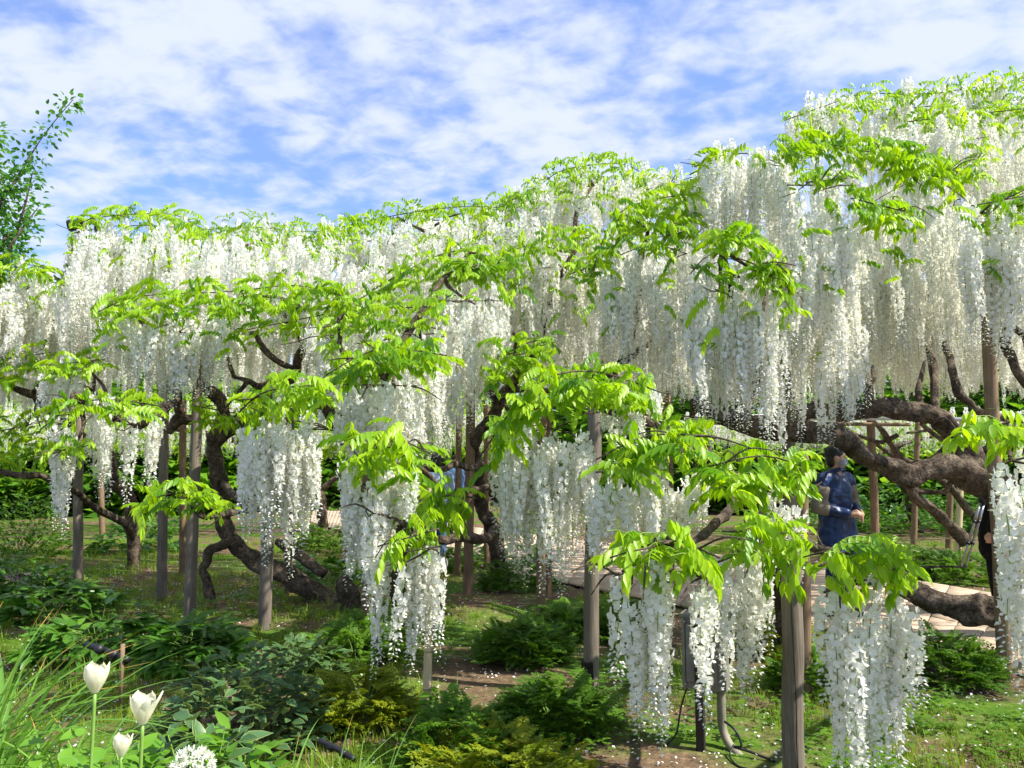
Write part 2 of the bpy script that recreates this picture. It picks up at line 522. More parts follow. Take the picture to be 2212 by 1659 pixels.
# ---------------------------------------------------------------- wisteria: templates
def floret(t, p, o, s, rs, hi=True):
    """one pea flower: a round banner petal held up behind, a keel pushed forward"""
    o = Vector(o).normalized(); upv = Vector((0, 0, 1))
    side = upv.cross(o).normalized()
    tip = rs.uniform(-0.5, 0.5)
    side = (side * math.cos(tip) + upv * math.sin(tip)).normalized()
    upb = (side.cross(o) * -1)
    if upb.z < 0: upb = -upb
    bd = (upb * rs.uniform(0.55, 1.0) + o * rs.uniform(0.1, 0.8)).normalized()     # the way the banner stands
    nb = (o * 0.9 - bd * o.dot(bd)).normalized()
    w, h = 0.0135 * s, 0.0235 * s
    if hi:
        pts = [p, p + side * w * 0.95 + bd * h * 0.38 + nb * 0.003 * s, p + side * w * 0.78 + bd * h * 0.85 - nb * 0.004 * s,
               p + bd * h - nb * 0.002 * s, p - side * w * 0.78 + bd * h * 0.85 - nb * 0.004 * s, p - side * w * 0.95 + bd * h * 0.38 + nb * 0.003 * s,
               p + bd * h * 0.5 - nb * 0.003 * s]
        t.add(pts, [(6, 0, 1), (6, 1, 2), (6, 2, 3), (6, 3, 4), (6, 4, 5), (6, 5, 0)], 0)
    else:
        t.add([p, p + side * w * 1.05 + bd * h * 0.5, p + bd * h * 1.08, p - side * w * 1.05 + bd * h * 0.5], [(0, 1, 2, 3)], 0)
    kd = (o * 0.95 - upv * rs.uniform(0.0, 0.7)).normalized()
    kl, kw = 0.0185 * s, 0.0075 * s
    ku = kd.cross(side)
    if hi:
        t.add([p, p + kd * kl * 0.55 + side * kw, p + kd * kl + ku * 0.003 * s, p + kd * kl * 0.55 - side * kw, p + kd * kl * 0.5 - ku * 0.004 * s],
              [(0, 1, 4), (1, 2, 4), (2, 3, 4), (3, 0, 4)], 1)
    else:
        t.add([p, p + kd * kl * 0.6 + side * kw * 1.2, p + kd * kl - side * kw * 0.4], [(0, 1, 2)], 1)
def bud(t, p, o, s, rs, mi=1):
    o = (Vector(o).normalized() - Vector((0, 0, rs.uniform(0.2, 0.7)))).normalized()
    side = Vector((0, 0, 1)).cross(o).normalized(); u = o.cross(side)
    l, w = 0.016 * s, 0.0042 * s
    t.add([p, p + o * l * 0.55 + side * w, p + o * l * 0.55 - side * w, p + o * l + u * 0.002, p + o * l * 0.5 + u * w], [(0, 1, 4), (0, 4, 2), (1, 3, 4), (4, 3, 2), (0, 2, 1), (1, 2, 3)], mi)
def raceme(length, seed, hi=True, ripe=0.72):
    """hanging flower raceme: origin at its top"""
    rs = random.Random(seed)
    t = T()
    bend = [Vector((0, 0, 0))]
    x = y = 0.0
    for k in range(1, 7):
        x += rs.uniform(-0.012, 0.012) * (0.6 + length); y += rs.uniform(-0.012, 0.012) * (0.6 + length)
        bend.append(Vector((x, y, -length * k / 6)))
    def P(u):
        k = min(int(u * 6), 5); return bend[k].lerp(bend[k + 1], u * 6 - k)
    if hi: add_tube(t, bend, [0.003, 0.0028, 0.0026, 0.0022, 0.0018, 0.0013, 0.0007], 3, 1, 2, cap=False)
    else: t.add([bend[0] + Vector((-.003, 0, 0)), bend[0] + Vector((.003, 0, 0)), bend[3] + Vector((.002, 0, 0)), bend[6]], [(0, 1, 2, 3)], 2)
    n = int(length * (195 if hi else 140)) + 8
    ang = rs.uniform(0, 6.28)
    for i in range(n):
        u = 0.04 + 0.96 * (i / (n - 1)) ** 0.92
        if u > ripe and rs.random() < 0.15 + (u - ripe) / (1 - ripe) * 0.35: continue
        ang += 2.39996 + rs.uniform(-0.5, 0.5)
        taper = 1.0 if u < 0.35 else 1.0 - 0.74 * ((u - 0.35) / 0.65) ** 1.15
        taper *= min(1.0, 0.55 + u * 4)
        o = Vector((math.cos(ang), math.sin(ang), rs.uniform(-0.25, 0.25)))
        c = P(u)
        pr = (0.032 + rs.uniform(-0.010, 0.008)) * taper
        p = c + o * pr + Vector((0, 0, rs.uniform(-0.006, 0.006)))
        s = (0.92 + rs.uniform(-0.16, 0.22)) * (0.45 + 0.62 * taper) * (1.36 if hi else 1.68)
        if hi:
            sd = Vector((0, 0, 1)).cross(o).normalized() * 0.0009
            t.add([c - sd, c + sd, p], [(0, 1, 2)], 2)
        if u < ripe + rs.uniform(-0.08, 0.08): floret(t, p, o, s, rs, hi)
        elif hi or i % 2 == 0:
            bud(t, p, o, s * (1.9 if u < 0.9 else 1.5) * (1 if hi else 1.3), rs, 0 if u < 0.9 else 1)
    return t
RLEN = [0.34, 0.46, 0.60, 0.75, 0.92]
RAC_HI = [(L, raceme(L, 100 + i * 7 + k, True, rp)) for i, L in enumerate(RLEN) for k, rp in ((0, 0.74), (1, 0.66), (2, 0.82))]
RAC_LO = [(L, raceme(L, 300 + i * 7 + k, False, 0.9)) for i, L in enumerate(RLEN) for k in (0, 1)]
RAC_MATS = [M_PETAL, M_BUD, M_RACHIS]
RAC_HI_ME = [tmesh('flower_raceme', t_, RAC_MATS) for _, t_ in RAC_HI]

def add_leaflet(t, p, d, nrm, l, w, mi=0, fold=0.3, curl=0.15, hi=True):
    d = Vector(d).normalized(); side = Vector(nrm).cross(d)
    if side.length < 1e-4: side = Vector((1, 0, 0)).cross(d)
    side.normalize(); n = d.cross(side).normalized()
    def q(u, sx): return p + d * l * u + side * w * sx + n * (abs(sx) * w * fold - curl * l * u * u)
    if hi:
        t.add([q(0, 0), q(0.16, 0.62), q(0.42, 1.0), q(0.74, 0.62), q(1, 0), q(0.74, -0.62), q(0.42, -1.0), q(0.16, -0.62), q(0.42, 0), q(0.74, 0)],
              [(0, 1, 2, 8), (8, 2, 3, 9), (9, 3, 4), (0, 8, 6, 7), (8, 9, 5, 6), (9, 4, 5)], mi)
    else:
        t.add([q(0, 0), q(0.4, 1.0), q(1, 0), q(0.4, -1.0)], [(0, 1, 2), (0, 2, 3)], mi)
def compound_leaf(seed, droop, hi=True, pairs=6):
    """pinnate wisteria leaf: base at origin, stalk arching out along +X, leaflets hanging from it"""
    rs = random.Random(seed); t = T()
    L = 0.30
    pts = []
    for k in range(6):
        u = k / 5
        pts.append(Vector((L * (u - 0.12 * droop * u * u), 0.01 * math.sin(u * 3 + seed), L * (0.42 * u - (0.42 + 0.42 * droop) * u * u))))
    if hi: add_tube(t, pts, [0.0022, 0.002, 0.0018, 0.0015, 0.0012, 0.0008], 3, 1, 1, cap=False)
    def P(u):
        k = min(int(u * 5), 4); return pts[k].lerp(pts[k + 1], u * 5 - k)
    for i in range(pairs):
        u = 0.26 + 0.70 * i / (pairs - 1)
        for sd in (-1, 1):
            down = droop * rs.uniform(0.75, 1.3)
            d = Vector((0.42 + rs.uniform(-0.15, 0.15), sd * (0.72 - 0.30 * droop + rs.uniform(-0.12, 0.12)), -0.10 - 0.95 * down))
            l = rs.uniform(0.082, 0.108) * (1.0 - 0.18 * abs(u - 0.6))
            add_leaflet(t, P(u), d, Vector((0.25, sd * 0.75 * droop, 1.0)), l, l * rs.uniform(0.17, 0.215), 0, 0.30, 0.16, hi)
    d = pts[-1] - pts[-2] - Vector((0, 0, 0.05 * droop))
    add_leaflet(t, pts[-1], d, Vector((0, 0, 1)), 0.10, 0.019, 0, 0.3, 0.2, hi)
    return t
LEAF_HI = [compound_leaf(i, dr) for i, dr in enumerate((0.45, 0.7, 0.95, 1.15, 0.8, 1.0))]
LEAF_LO = [compound_leaf(40 + i, dr, False, 5) for i, dr in enumerate((0.5, 0.8, 1.1))]
LEAF_MATS = [M_LEAF, M_LEAFSTALK]
LEAF_ME = [tmesh('compound_leaf', t_, LEAF_MATS, False, tn) for t_ in LEAF_HI for tn in (-0.12, 0.10, 0.30, 0.48)]

# ---------------------------------------------------------------- wisteria: where the flowers hang and the leaves stand
# F: plant, top line, line where the tips end (photo pixels), distance, density, thickness in metres
F = []; G = []
def fl(plant, top, end, d, dens=1.0, thick=0.5): F.append((plant, top, end, d, dens, thick))
def lf(plant, line, band, d, dens=1.0, thick=0.5): G.append((plant, line, band, d, dens, thick))
# far left
fl('left', [(-40, 572), (60, 560), (112, 578)], [(-40, 830), (60, 800), (112, 740)], 8.4, 1.2)
fl('left', [(85, 610), (165, 612)], [(85, 760), (165, 760)], 9.6, 1.0)
fl('left', [(155, 470), (260, 455), (400, 460)], [(155, 650), (230, 715), (330, 690), (420, 600)], 9.4, 1.2, 0.8)
fl('left', [(300, 560), (440, 550)], [(300, 630), (440, 640)], 9.0, 0.8)
fl('left', [(400, 490), (560, 478), (760, 490)], [(400, 610), (560, 620), (760, 610)], 11.3, 1.1, 0.8)
fl('left', [(0, 770), (240, 750)], [(0, 900), (240, 900)], 10.8, 0.7, 1.6)
lf('left', [(-30, 556), (60, 543), (115, 560)], 45, 8.2, 1.2)
lf('left', [(88, 570), (165, 578)], 70, 9.2, 1.1)
lf('left', [(158, 460), (210, 445), (300, 438), (380, 440), (440, 470)], 34, 9.2, 1.3, 0.8)
lf('left', [(265, 535), (330, 522), (390, 545)], 36, 8.7, 1.4)
lf('left', [(400, 470), (540, 458), (640, 468), (760, 470)], 55, 11.0, 1.0, 0.9)
lf('left', [(560, 500), (760, 500)], 60, 11.0, 0.5, 0.8)
lf('left', [(0, 750), (110, 735)], 80, 8.0, 1.2)
lf('left', [(-10, 900), (115, 880)], 110, 9.0, 1.0, 1.0)
lf('left', [(0, 985), (100, 990)], 50, 10.5, 0.6, 1.0)
# centre left, nearer
fl('mid', [(228, 665), (300, 690), (420, 690), (515, 680)], [(228, 770), (280, 830), (400, 888), (440, 860), (488, 820), (515, 760)], 7.1, 1.25, 0.6)
fl('mid', [(592, 650), (622, 650)], [(592, 770), (622, 760)], 7.2, 1.2, 0.25)
fl('mid', [(642, 640), (676, 640)], [(642, 770), (676, 780)], 7.2, 1.2, 0.25)
fl('mid', [(95, 775), (170, 785)], [(95, 900), (170, 925)], 6.9, 1.2, 0.4)
fl('mid', [(114, 890), (165, 885)], [(112, 1080), (140, 1140), (165, 1060)], 6.2, 1.4, 0.25)
fl('mid', [(196, 872), (242, 875)], [(196, 1060), (242, 1080)], 6.2, 1.3, 0.2)
fl('mid', [(274, 885), (300, 885)], [(274, 1050), (300, 1070)], 6.2, 1.1, 0.15)
fl('mid', [(322, 880), (352, 880)], [(322, 1030), (352, 1040)], 6.3, 1.2, 0.2)
fl('mid', [(520, 900), (600, 885), (692, 905)], [(518, 1080), (560, 1150), (632, 1215), (692, 1060)], 5.0, 1.35, 0.4)
fl('mid', [(668, 700), (765, 695)], [(668, 800), (765, 830)], 6.2, 1.1, 0.4)
fl('mid', [(740, 820), (900, 820)], [(740, 1000), (900, 1000)], 5.3, 1.3, 0.5)
fl('mid', [(690, 720), (960, 690)], [(690, 930), (960, 980)], 6.5, 1.0, 0.5)
fl('mid', [(738, 990), (790, 1030), (890, 990)], [(738, 1230), (790, 1255), (838, 1240), (890, 1090)], 4.6, 1.2, 0.3)
fl('mid', [(803, 1090), (842, 1100)], [(803, 1330), (822, 1440), (842, 1330)], 4.45, 0.9, 0.12)
fl('mid', [(872, 1180), (952, 1170)], [(872, 1400), (905, 1430), (952, 1400)], 4.4, 1.2, 0.2)
fl('mid', [(850, 720), (960, 700)], [(850, 930), (960, 960)], 5.9, 1.2, 0.4)
fl('mid', [(955, 625), (1092, 615)], [(955, 940), (1000, 965), (1050, 890), (1092, 830)], 6.6, 1.2, 0.5)
fl('mid', [(480, 680), (760, 650)], [(480, 800), (760, 840)], 10.0, 0.55, 1.4)
lf('mid', [(208, 650), (300, 605), (500, 602), (640, 590), (760, 612)], 78, 7.0, 1.5, 0.8)
lf('mid', [(500, 690), (700, 650)], 60, 7.1, 0.7, 0.6)
lf('mid', [(95, 765), (225, 745)], 48, 6.7, 1.3)
lf('mid', [(115, 850), (230, 838), (350, 850)], 45, 6.1, 1.2)
lf('mid', [(105, 950), (190, 938)], 28, 6.0, 1.0, 0.2)
lf('mid', [(300, 1055), (395, 1032), (478, 1078)], 55, 5.6, 1.5, 0.4)
lf('mid', [(420, 850), (520, 870)], 60, 7.4, 1.0, 0.4)
lf('mid', [(508, 880), (580, 828), (725, 815)], 75, 4.85, 1.4, 0.5)
lf('mid', [(690, 905), (740, 920)], 130, 5.2, 0.9, 0.4)
lf('mid', [(705, 690), (780, 640), (965, 630)], 75, 6.0, 1.2, 0.6)
lf('mid', [(705, 800), (820, 745), (965, 755)], 75, 5.2, 1.3, 0.5)
lf('mid', [(735, 945), (830, 925), (930, 960)], 110, 4.5, 0.95, 0.4)
lf('mid', [(815, 1165), (950, 1130)], 55, 4.3, 1.1, 0.3)
lf('mid', [(868, 1080), (960, 1055), (1030, 1065)], 85, 4.7, 1.3, 0.4)
lf('mid', [(720, 655), (870, 560), (1000, 508), (1135, 560)], 85, 7.2, 1.25, 0.8)
# centre ridge
fl('ridge', [(750, 492), (900, 500)], [(750, 630), (900, 620)], 8.9, 1.2, 0.7)
fl('ridge', [(900, 450), (1100, 440)], [(900, 590), (1100, 570)], 9.4, 1.1, 0.8)
fl('ridge', [(1090, 430), (1200, 380), (1290, 350), (1400, 385)], [(1090, 540), (1240, 505), (1400, 480)], 8.7, 1.2, 0.8)
fl('ridge', [(1080, 600), (1130, 560), (1285, 548)], [(1080, 740), (1150, 770), (1200, 820), (1285, 780)], 7.8, 1.2, 0.7)
fl('ridge', [(1290, 540), (1400, 500), (1485, 520)], [(1290, 800), (1400, 830), (1485, 890)], 7.0, 1.3, 0.6)
fl('ridge', [(1090, 690), (1480, 650)], [(1090, 840), (1480, 860)], 10.0, 0.9, 1.8)
fl('ridge', [(700, 720), (1100, 700)], [(700, 850), (1100, 860)], 10.0, 0.6, 1.5)
lf('ridge', [(740, 462), (870, 432), (1000, 418), (1100, 418)], 45, 8.8, 1.56, 0.8)
lf('ridge', [(1088, 412), (1160, 372), (1225, 332), (1340, 328), (1395, 352)], 60, 8.5, 1.56, 0.8)
lf('ridge', [(900, 510), (1100, 480)], 40, 8.5, 0.91, 0.6)
lf('ridge', [(1085, 520), (1180, 490), (1290, 480)], 55, 7.6, 1.56, 0.6)
lf('ridge', [(1050, 745), (1200, 705)], 90, 6.4, 1.56, 0.5)
lf('ridge', [(1270, 580), (1340, 425), (1500, 388)], 90, 6.7, 1.69, 0.7)
# the big vine on the right
fl('big', [(1395, 385), (1500, 355)], [(1395, 460), (1500, 490)], 8.0, 1.1, 0.6)
fl('big', [(1490, 350), (1600, 305), (1700, 325)], [(1490, 530), (1700, 560)], 6.6, 1.3, 0.6)
fl('big', [(1490, 560), (1550, 520), (1692, 560)], [(1490, 880), (1600, 920), (1692, 965)], 5.8, 1.4, 0.5)
fl('big', [(1700, 375), (1850, 370)], [(1700, 930), (1755, 955), (1795, 925), (1850, 850)], 6.0, 1.4, 0.55)
fl('big', [(1850, 430), (2000, 360), (2112, 420)], [(1850, 760), (1900, 770), (2112, 770)], 6.8, 1.4, 0.7)
fl('big', [(1690, 262), (1800, 222), (1950, 200), (2240, 180)], [(1690, 330), (1900, 360), (2240, 340)], 8.5, 1.3, 0.8)
fl('big', [(1950, 290), (2240, 250)], [(1950, 400), (2240, 500)], 7.5, 1.2, 0.7)
fl('big', [(2120, 480), (2240, 450)], [(2120, 740), (2240, 700)], 6.1, 1.2, 0.5)
fl('big', [(1480, 640), (2260, 590)], [(1480, 875), (2000, 850), (2260, 850)], 9.6, 1.5, 1.6)
fl('big', [(1850, 600), (2260, 590)], [(1850, 820), (2260, 830)], 8.2, 0.8, 1.0)
fl('big', [(2070, 430), (2240, 400)], [(2070, 700), (2150, 760), (2240, 720)], 5.5, 1.1, 0.3)
lf('big', [(1400, 490), (1500, 470)], 60, 6.3, 1.70, 0.4)
lf('big', [(1530, 480), (1620, 490), (1700, 560)], 55, 5.6, 1.87, 0.4)
lf('big', [(1500, 335), (1560, 312)], 26, 6.4, 1.53, 0.4)
lf('big', [(1680, 300), (1760, 280), (1860, 292), (2000, 318)], 55, 6.2, 2.04, 0.6)
lf('big', [(1838, 395), (1955, 430)], 75, 5.8, 1.87, 0.4)
lf('big', [(1695, 232), (1800, 195), (1870, 178), (2000, 178), (2100, 160), (2240, 140)], 42, 8.4, 1.3, 0.8)
lf('big', [(1960, 235), (2240, 205)], 55, 7.6, 1.0, 0.7)
lf('big', [(2000, 330), (2130, 350)], 40, 6.6, 1.53, 0.4)
lf('big', [(2110, 430), (2240, 405)], 75, 5.9, 2.04, 0.4)
lf('big', [(1678, 550), (1705, 600)], 110, 5.6, 1.70, 0.2)
lf('big', [(1545, 610), (1575, 620)], 40, 5.5, 1.0, 0.1)
lf('big', [(1610, 560), (1690, 590)], 60, 5.5, 1.3, 0.2)
lf('big', [(1740, 360), (1830, 350)], 40, 5.8, 1.3, 0.3)
lf('big', [(1900, 330), (2060, 350)], 50, 6.4, 1.6, 0.4)
lf('ridge', [(1230, 560), (1300, 540)], 60, 7.2, 1.5, 0.4)
lf('ridge', [(960, 560), (1080, 540)], 50, 7.0, 1.5, 0.5)
# low sprays near the camera on the right
fl('low', [(1072, 945), (1150, 905), (1282, 935)], [(1072, 1170), (1160, 1255), (1220, 1235), (1282, 1150)], 4.8, 1.3, 0.4)
fl('low', [(1290, 872), (1350, 862), (1425, 890)], [(1290, 940), (1425, 945)], 4.9, 1.1, 0.4)
fl('low', [(1286, 1010), (1522, 995)], [(1290, 1190), (1420, 1210), (1522, 1150)], 4.4, 1.1, 0.4)
fl('low', [(1325, 1235), (1370, 1215)], [(1325, 1500), (1370, 1520)], 3.65, 0.95, 0.15)
fl('low', [(1395, 1205), (1460, 1195)], [(1395, 1520), (1428, 1655), (1460, 1550)], 3.6, 0.95, 0.2)
fl('low', [(1503, 1235), (1528, 1235)], [(1503, 1560), (1528, 1570)], 3.55, 0.95, 0.08)
fl('low', [(1562, 1200), (1650, 1165)], [(1570, 1460), (1610, 1480), (1650, 1410)], 4.0, 1.0, 0.3)
fl('low', [(1640, 1040), (1735, 1060)], [(1640, 1150), (1740, 1270)], 4.3, 0.8, 0.3)
fl('low', [(1780, 1265), (1870, 1235), (1970, 1280)], [(1785, 1600), (1850, 1645), (1930, 1635), (1970, 1490)], 3.5, 1.15, 0.28)
fl('low', [(2152, 990), (2250, 960)], [(2155, 1430), (2185, 1450), (2250, 1400)], 3.3, 1.2, 0.2)
lf('low', [(1035, 970), (1150, 825), (1280, 788), (1430, 838)], 95, 4.7, 1.35, 0.6)
lf('low', [(1400, 885), (1525, 930)], 45, 4.7, 0.9, 0.4)
lf('low', [(1288, 975), (1400, 930), (1545, 930)], 85, 4.2, 1.2, 0.4)
lf('low', [(1318, 1195), (1450, 1155), (1555, 1190)], 75, 3.5, 1.2, 0.3)
lf('low', [(1505, 1005), (1650, 975), (1770, 1010)], 105, 4.1, 1.15, 0.4)
lf('low', [(1560, 1130), (1765, 1140)], 105, 3.75, 0.9, 0.35)
lf('low', [(1768, 1205), (1880, 1165), (1992, 1225)], 85, 3.4, 1.2, 0.3)
lf('low', [(2055, 935), (2120, 912), (2230, 930)], 80, 3.3, 1.1, 0.25)
# vines farther off, seen under the canopy
fl('far', [(1480, 890), (2260, 880)], [(1480, 970), (2260, 985)], 17.0, 0.7, 3.0)
fl('far', [(-40, 860), (1100, 850)], [(-40, 985), (1100, 985)], 18.0, 0.55, 3.0)
lf('far', [(1480, 900), (2260, 890)], 100, 17.0, 0.7, 3.0)
lf('far', [(-40, 850), (1100, 850)], 130, 18.0, 0.8, 3.0)

# ---------------------------------------------------------------- wisteria: trunks, limbs, then flowers and leaves
# limbs are lists of (pixel x, pixel y, distance, radius)
WOOD = {
 'left': dict(label='gnarled white wisteria on a slim trunk, rising beyond the spotlight and far posts', limbs=[
    [(285, 1224, 12, .17), (280, 1080, 12, .15), (235, 985, 11.5, .13), (195, 860, 11, .12), (172, 715, 10.5, .11), (178, 660, 10, .07), (230, 560, 9.6, .035)],
    [(172, 712, 10.5, .08), (140, 706, 10.2, .06), (95, 680, 9, .04), (40, 630, 8.6, .02)],
    [(172, 715, 10.5, .08), (215, 690, 10, .06), (222, 650, 9.6, .04), (330, 560, 9.2, .02)],
    [(235, 985, 11.5, .09), (100, 885, 9.6, .06), (60, 850, 8.6, .05), (0, 822, 8.2, .04)],
    [(80, 868, 9, .04), (95, 820, 8.5, .03), (85, 780, 8.2, .02)],
    [(-30, 1010, 8.5, .05), (60, 1028, 8.6, .045), (110, 1036, 9, .05), (210, 1100, 10.5, .07), (285, 1160, 12, .1)],
    [(178, 660, 10, .05), (330, 560, 10.6, .035), (560, 520, 11.2, .02)]]),
 'mid': dict(label='white wisteria whose thick bare trunk leans low over the lawn on a forked leg', limbs=[
    [(745, 1300, 9.2, .21), (660, 1270, 9.2, .2), (560, 1215, 9.2, .17), (492, 1150, 9.2, .16), (478, 1060, 9.1, .15), (462, 960, 9, .14), (482, 880, 8.8, .12), (440, 830, 8.5, .10), (400, 790, 8.2, .07), (360, 700, 7.5, .035)],
    [(500, 1165, 9.15, .1), (452, 1190, 9.1, .10), (438, 1230, 9.1, .085), (455, 1296, 9.1, .10)],
    [(700, 1240, 9.0, .10), (640, 1195, 9.2, .11), (600, 1170, 9.4, .07)],
    [(465, 960, 9, .11), (520, 915, 8.8, .09), (590, 870, 8.4, .08), (640, 800, 8, .075), (655, 745, 7.7, .05), (640, 660, 7.2, .025)],
    [(640, 800, 8, .06), (580, 765, 8, .045), (552, 722, 8, .038), (515, 716, 7.9, .02)],
    [(635, 805, 8, .05), (560, 835, 7.7, .04), (505, 815, 7.4, .018)],
    [(440, 905, 8.6, .09), (388, 905, 8.4, .12), (365, 935, 8.3, .05)],
    [(390, 905, 8.4, .09), (383, 850, 8.2, .08), (372, 790, 7.8, .04), (300, 690, 7.2, .02)],
    [(478, 1040, 9.1, .07), (560, 1092, 7.4, .05), (500, 1107, 6.2, .034), (440, 1116, 5.7, .028), (410, 1092, 5.6, .014)],
    [(383, 860, 8.2, .06), (280, 930, 7.4, .05), (230, 900, 6.8, .035), (160, 850, 6.4, .02)],
    [(865, 1305, 8.9, .15), (868, 1200, 8.5, .13), (882, 1060, 7.4, .1), (862, 930, 6.4, .07), (842, 830, 5.6, .05), (800, 770, 5.3, .025)],
    [(880, 1010, 7.0, .05), (930, 1012, 7.4, .055), (985, 1003, 8, .06), (1040, 1000, 9, .07)],
    [(862, 930, 6.4, .06), (700, 880, 5.4, .035), (580, 860, 5.0, .02)],
    [(875, 1100, 7.6, .05), (900, 1120, 5.6, .03), (900, 1150, 4.5, .015)],
    [(862, 950, 6.4, .05), (840, 960, 5.0, .03), (800, 960, 4.6, .015)],
    [(842, 830, 5.6, .045), (900, 690, 6.0, .035), (960, 600, 6.8, .025), (1040, 560, 7.2, .012)],
    [(862, 940, 6.4, .05), (740, 760, 6.0, .03), (730, 690, 6.0, .018)]]),
 'ridge': dict(label='white wisteria on a dark twisted trunk in the middle, its crown behind the low sprays', limbs=[
    [(1085, 1255, 10.6, .18), (1065, 1150, 10.4, .16), (1032, 1060, 10, .14), (1022, 960, 9.6, .13), (1080, 870, 9, .12), (1128, 800, 8.5, .09), (1180, 690, 8, .06), (1240, 540, 8, .035), (1280, 400, 8.6, .02)],
    [(935, 1163, 8.2, .05), (1000, 1160, 8.5, .09), (1075, 1145, 9.6, .11), (1075, 1140, 10.3, .11)],
    [(985, 1062, 9, .05), (1060, 1052, 9.6, .065), (1070, 1075, 10.2, .08)],
    [(1075, 880, 9, .08), (1030, 780, 8.8, .06), (1000, 660, 8.4, .045), (960, 520, 8.6, .03), (860, 470, 8.8, .018)],
    [(1090, 860, 8.9, .07), (1100, 890, 8.6, .04), (1110, 930, 8.4, .02)],
    [(1100, 840, 8.8, .08), (1210, 850, 8.4, .065), (1330, 800, 7.8, .05), (1440, 725, 7.3, .032), (1480, 695, 7.2, .02)],
    [(1330, 800, 7.8, .05), (1380, 650, 7.2, .04), (1400, 500, 6.9, .025)],
    [(1128, 800, 8.5, .05), (1120, 730, 6.9, .03), (1110, 720, 6.5, .015)]]),
 'big': dict(label='large white wisteria with heavy horizontal limbs on the right, highest crown of all', limbs=[
    [(2460, 1440, 6.2, .22), (2330, 1372, 6.2, .17), (2212, 1335, 6.3, .15), (2100, 1318, 6.4, .135), (2000, 1293, 6.5, .11), (1950, 1252, 6.7, .08), (1905, 1225, 7.0, .04)],
    [(2330, 1365, 7.4, .22), (2240, 1210, 7.3, .19), (2150, 1050, 7, .18), (2060, 1008, 6.9, .12), (1960, 1026, 6.8, .115), (1900, 1003, 6.7, .10), (1835, 956, 6.6, .10), (1720, 930, 6.5, .095), (1600, 915, 6.5, .09), (1530, 893, 6.6, .07), (1500, 870, 6.8, .05), (1495, 900, 7.2, .03)],
    [(2110, 1020, 7, .12), (2078, 950, 7.1, .105), (2020, 896, 7.1, .10), (1900, 882, 7.1, .10), (1760, 885, 7.1, .085), (1700, 905, 7, .07), (1640, 915, 6.7, .06)],
    [(2300, 960, 6.8, .1), (2212, 905, 6.5, .065), (2110, 886, 6.4, .052), (2072, 850, 6.4, .05), (2058, 800, 6.5, .045), (2042, 750, 6.9, .034), (2030, 660, 7.4, .02)],
    [(2260, 880, 6.3, .06), (2195, 800, 6.2, .05), (2172, 742, 6.2, .045), (2185, 640, 6.2, .03), (2190, 480, 6.1, .015)],
    [(2250, 800, 6.1, .05), (2215, 730, 6.1, .05), (2170, 700, 6.1, .03)],
    [(2085, 1170, 11, .15), (2010, 1095, 11, .13), (1970, 1062, 10.8, .11), (1952, 1010, 10.6, .08), (1920, 950, 10.3, .06), (1880, 905, 10, .035)],
    [(1970, 1062, 10.8, .07), (2040, 1062, 10.8, .06), (2066, 1020, 10.6, .06), (2050, 960, 10.4, .05), (1990, 915, 10, .035)],
    [(1880, 868, 7.1, .05), (1874, 838, 7.3, .035), (1884, 790, 7.8, .02)],
    [(1990, 882, 7.1, .05), (1984, 838, 7.4, .035), (1998, 780, 7.9, .02)],
    [(2160, 1170, 13, .12), (2060, 1060, 12.5, .09), (1990, 1000, 12.2, .07), (1930, 985, 12, .05), (1880, 950, 11.6, .03)],
    [(2000, 1000, 12.2, .05), (2050, 950, 11.8, .05), (2020, 925, 11.4, .035), (1960, 935, 11, .02)],
    [(1940, 940, 9.5, .04), (1900, 955, 9.6, .035), (1850, 940, 9.6, .03), (1800, 900, 9.6, .02)],
    [(1600, 920, 6.5, .07), (1640, 800, 6.9, .045), (1660, 620, 7.3, .02)],
    [(2020, 895, 7.1, .07), (2000, 700, 7.8, .045), (2010, 560, 8.0, .02)],
    [(1640, 800, 6.4, .04), (1580, 640, 6.1, .03), (1560, 540, 5.8, .018)],
    [(2320, 1100, 5.4, .07), (2262, 990, 3.9, .035), (2200, 940, 3.4, .018), (2110, 925, 3.3, .008)]]),
 'low': dict(label='low near wisteria sprays on a slim trunk by the grey junction box', limbs=[
    [(1693, 1395, 6.9, .12), (1685, 1280, 6.5, .11), (1655, 1150, 5.8, .095), (1600, 1050, 5.2, .07), (1500, 965, 4.8, .05), (1380, 905, 4.8, .038), (1250, 860, 4.8, .026), (1120, 900, 4.8, .014)],
    [(1655, 1150, 5.8, .06), (1720, 1130, 4.7, .04), (1800, 1195, 3.9, .028), (1900, 1215, 3.5, .014)],
    [(1600, 1050, 5.2, .055), (1545, 1130, 4.4, .035), (1450, 1185, 3.65, .018)],
    [(1660, 1160, 5.8, .05), (1640, 1150, 4.4, .03), (1620, 1150, 3.9, .016)],
    [(1510, 970, 4.8, .04), (1440, 970, 4.4, .025), (1350, 985, 4.3, .012)]]),
 'fara': dict(label='distant white wisteria seen under the big limbs beyond the peony bed', limbs=[
    [(1990, 1150, 17.7, .2), (1960, 1060, 17.5, .17), (1900, 980, 17.2, .13), (1700, 930, 17, .06)],
    [(1900, 980, 17.2, .1), (2100, 930, 17, .06)]]),
 'farb': dict(label='distant white wisteria in the shade behind the leaning left trunk', limbs=[
    [(700, 1146, 18.2, .2), (690, 1060, 18, .17), (600, 980, 18, .13), (300, 920, 18, .05)],
    [(690, 1060, 18, .12), (900, 950, 18, .06)]]),
}
F = [((('fara' if p[1][0][0] > 1200 else 'farb'),) + p[1:]) if p[0] == 'far' else p for p in F]
G = [((('fara' if p[1][0][0] > 1200 else 'farb'),) + p[1:]) if p[0] == 'far' else p for p in G]
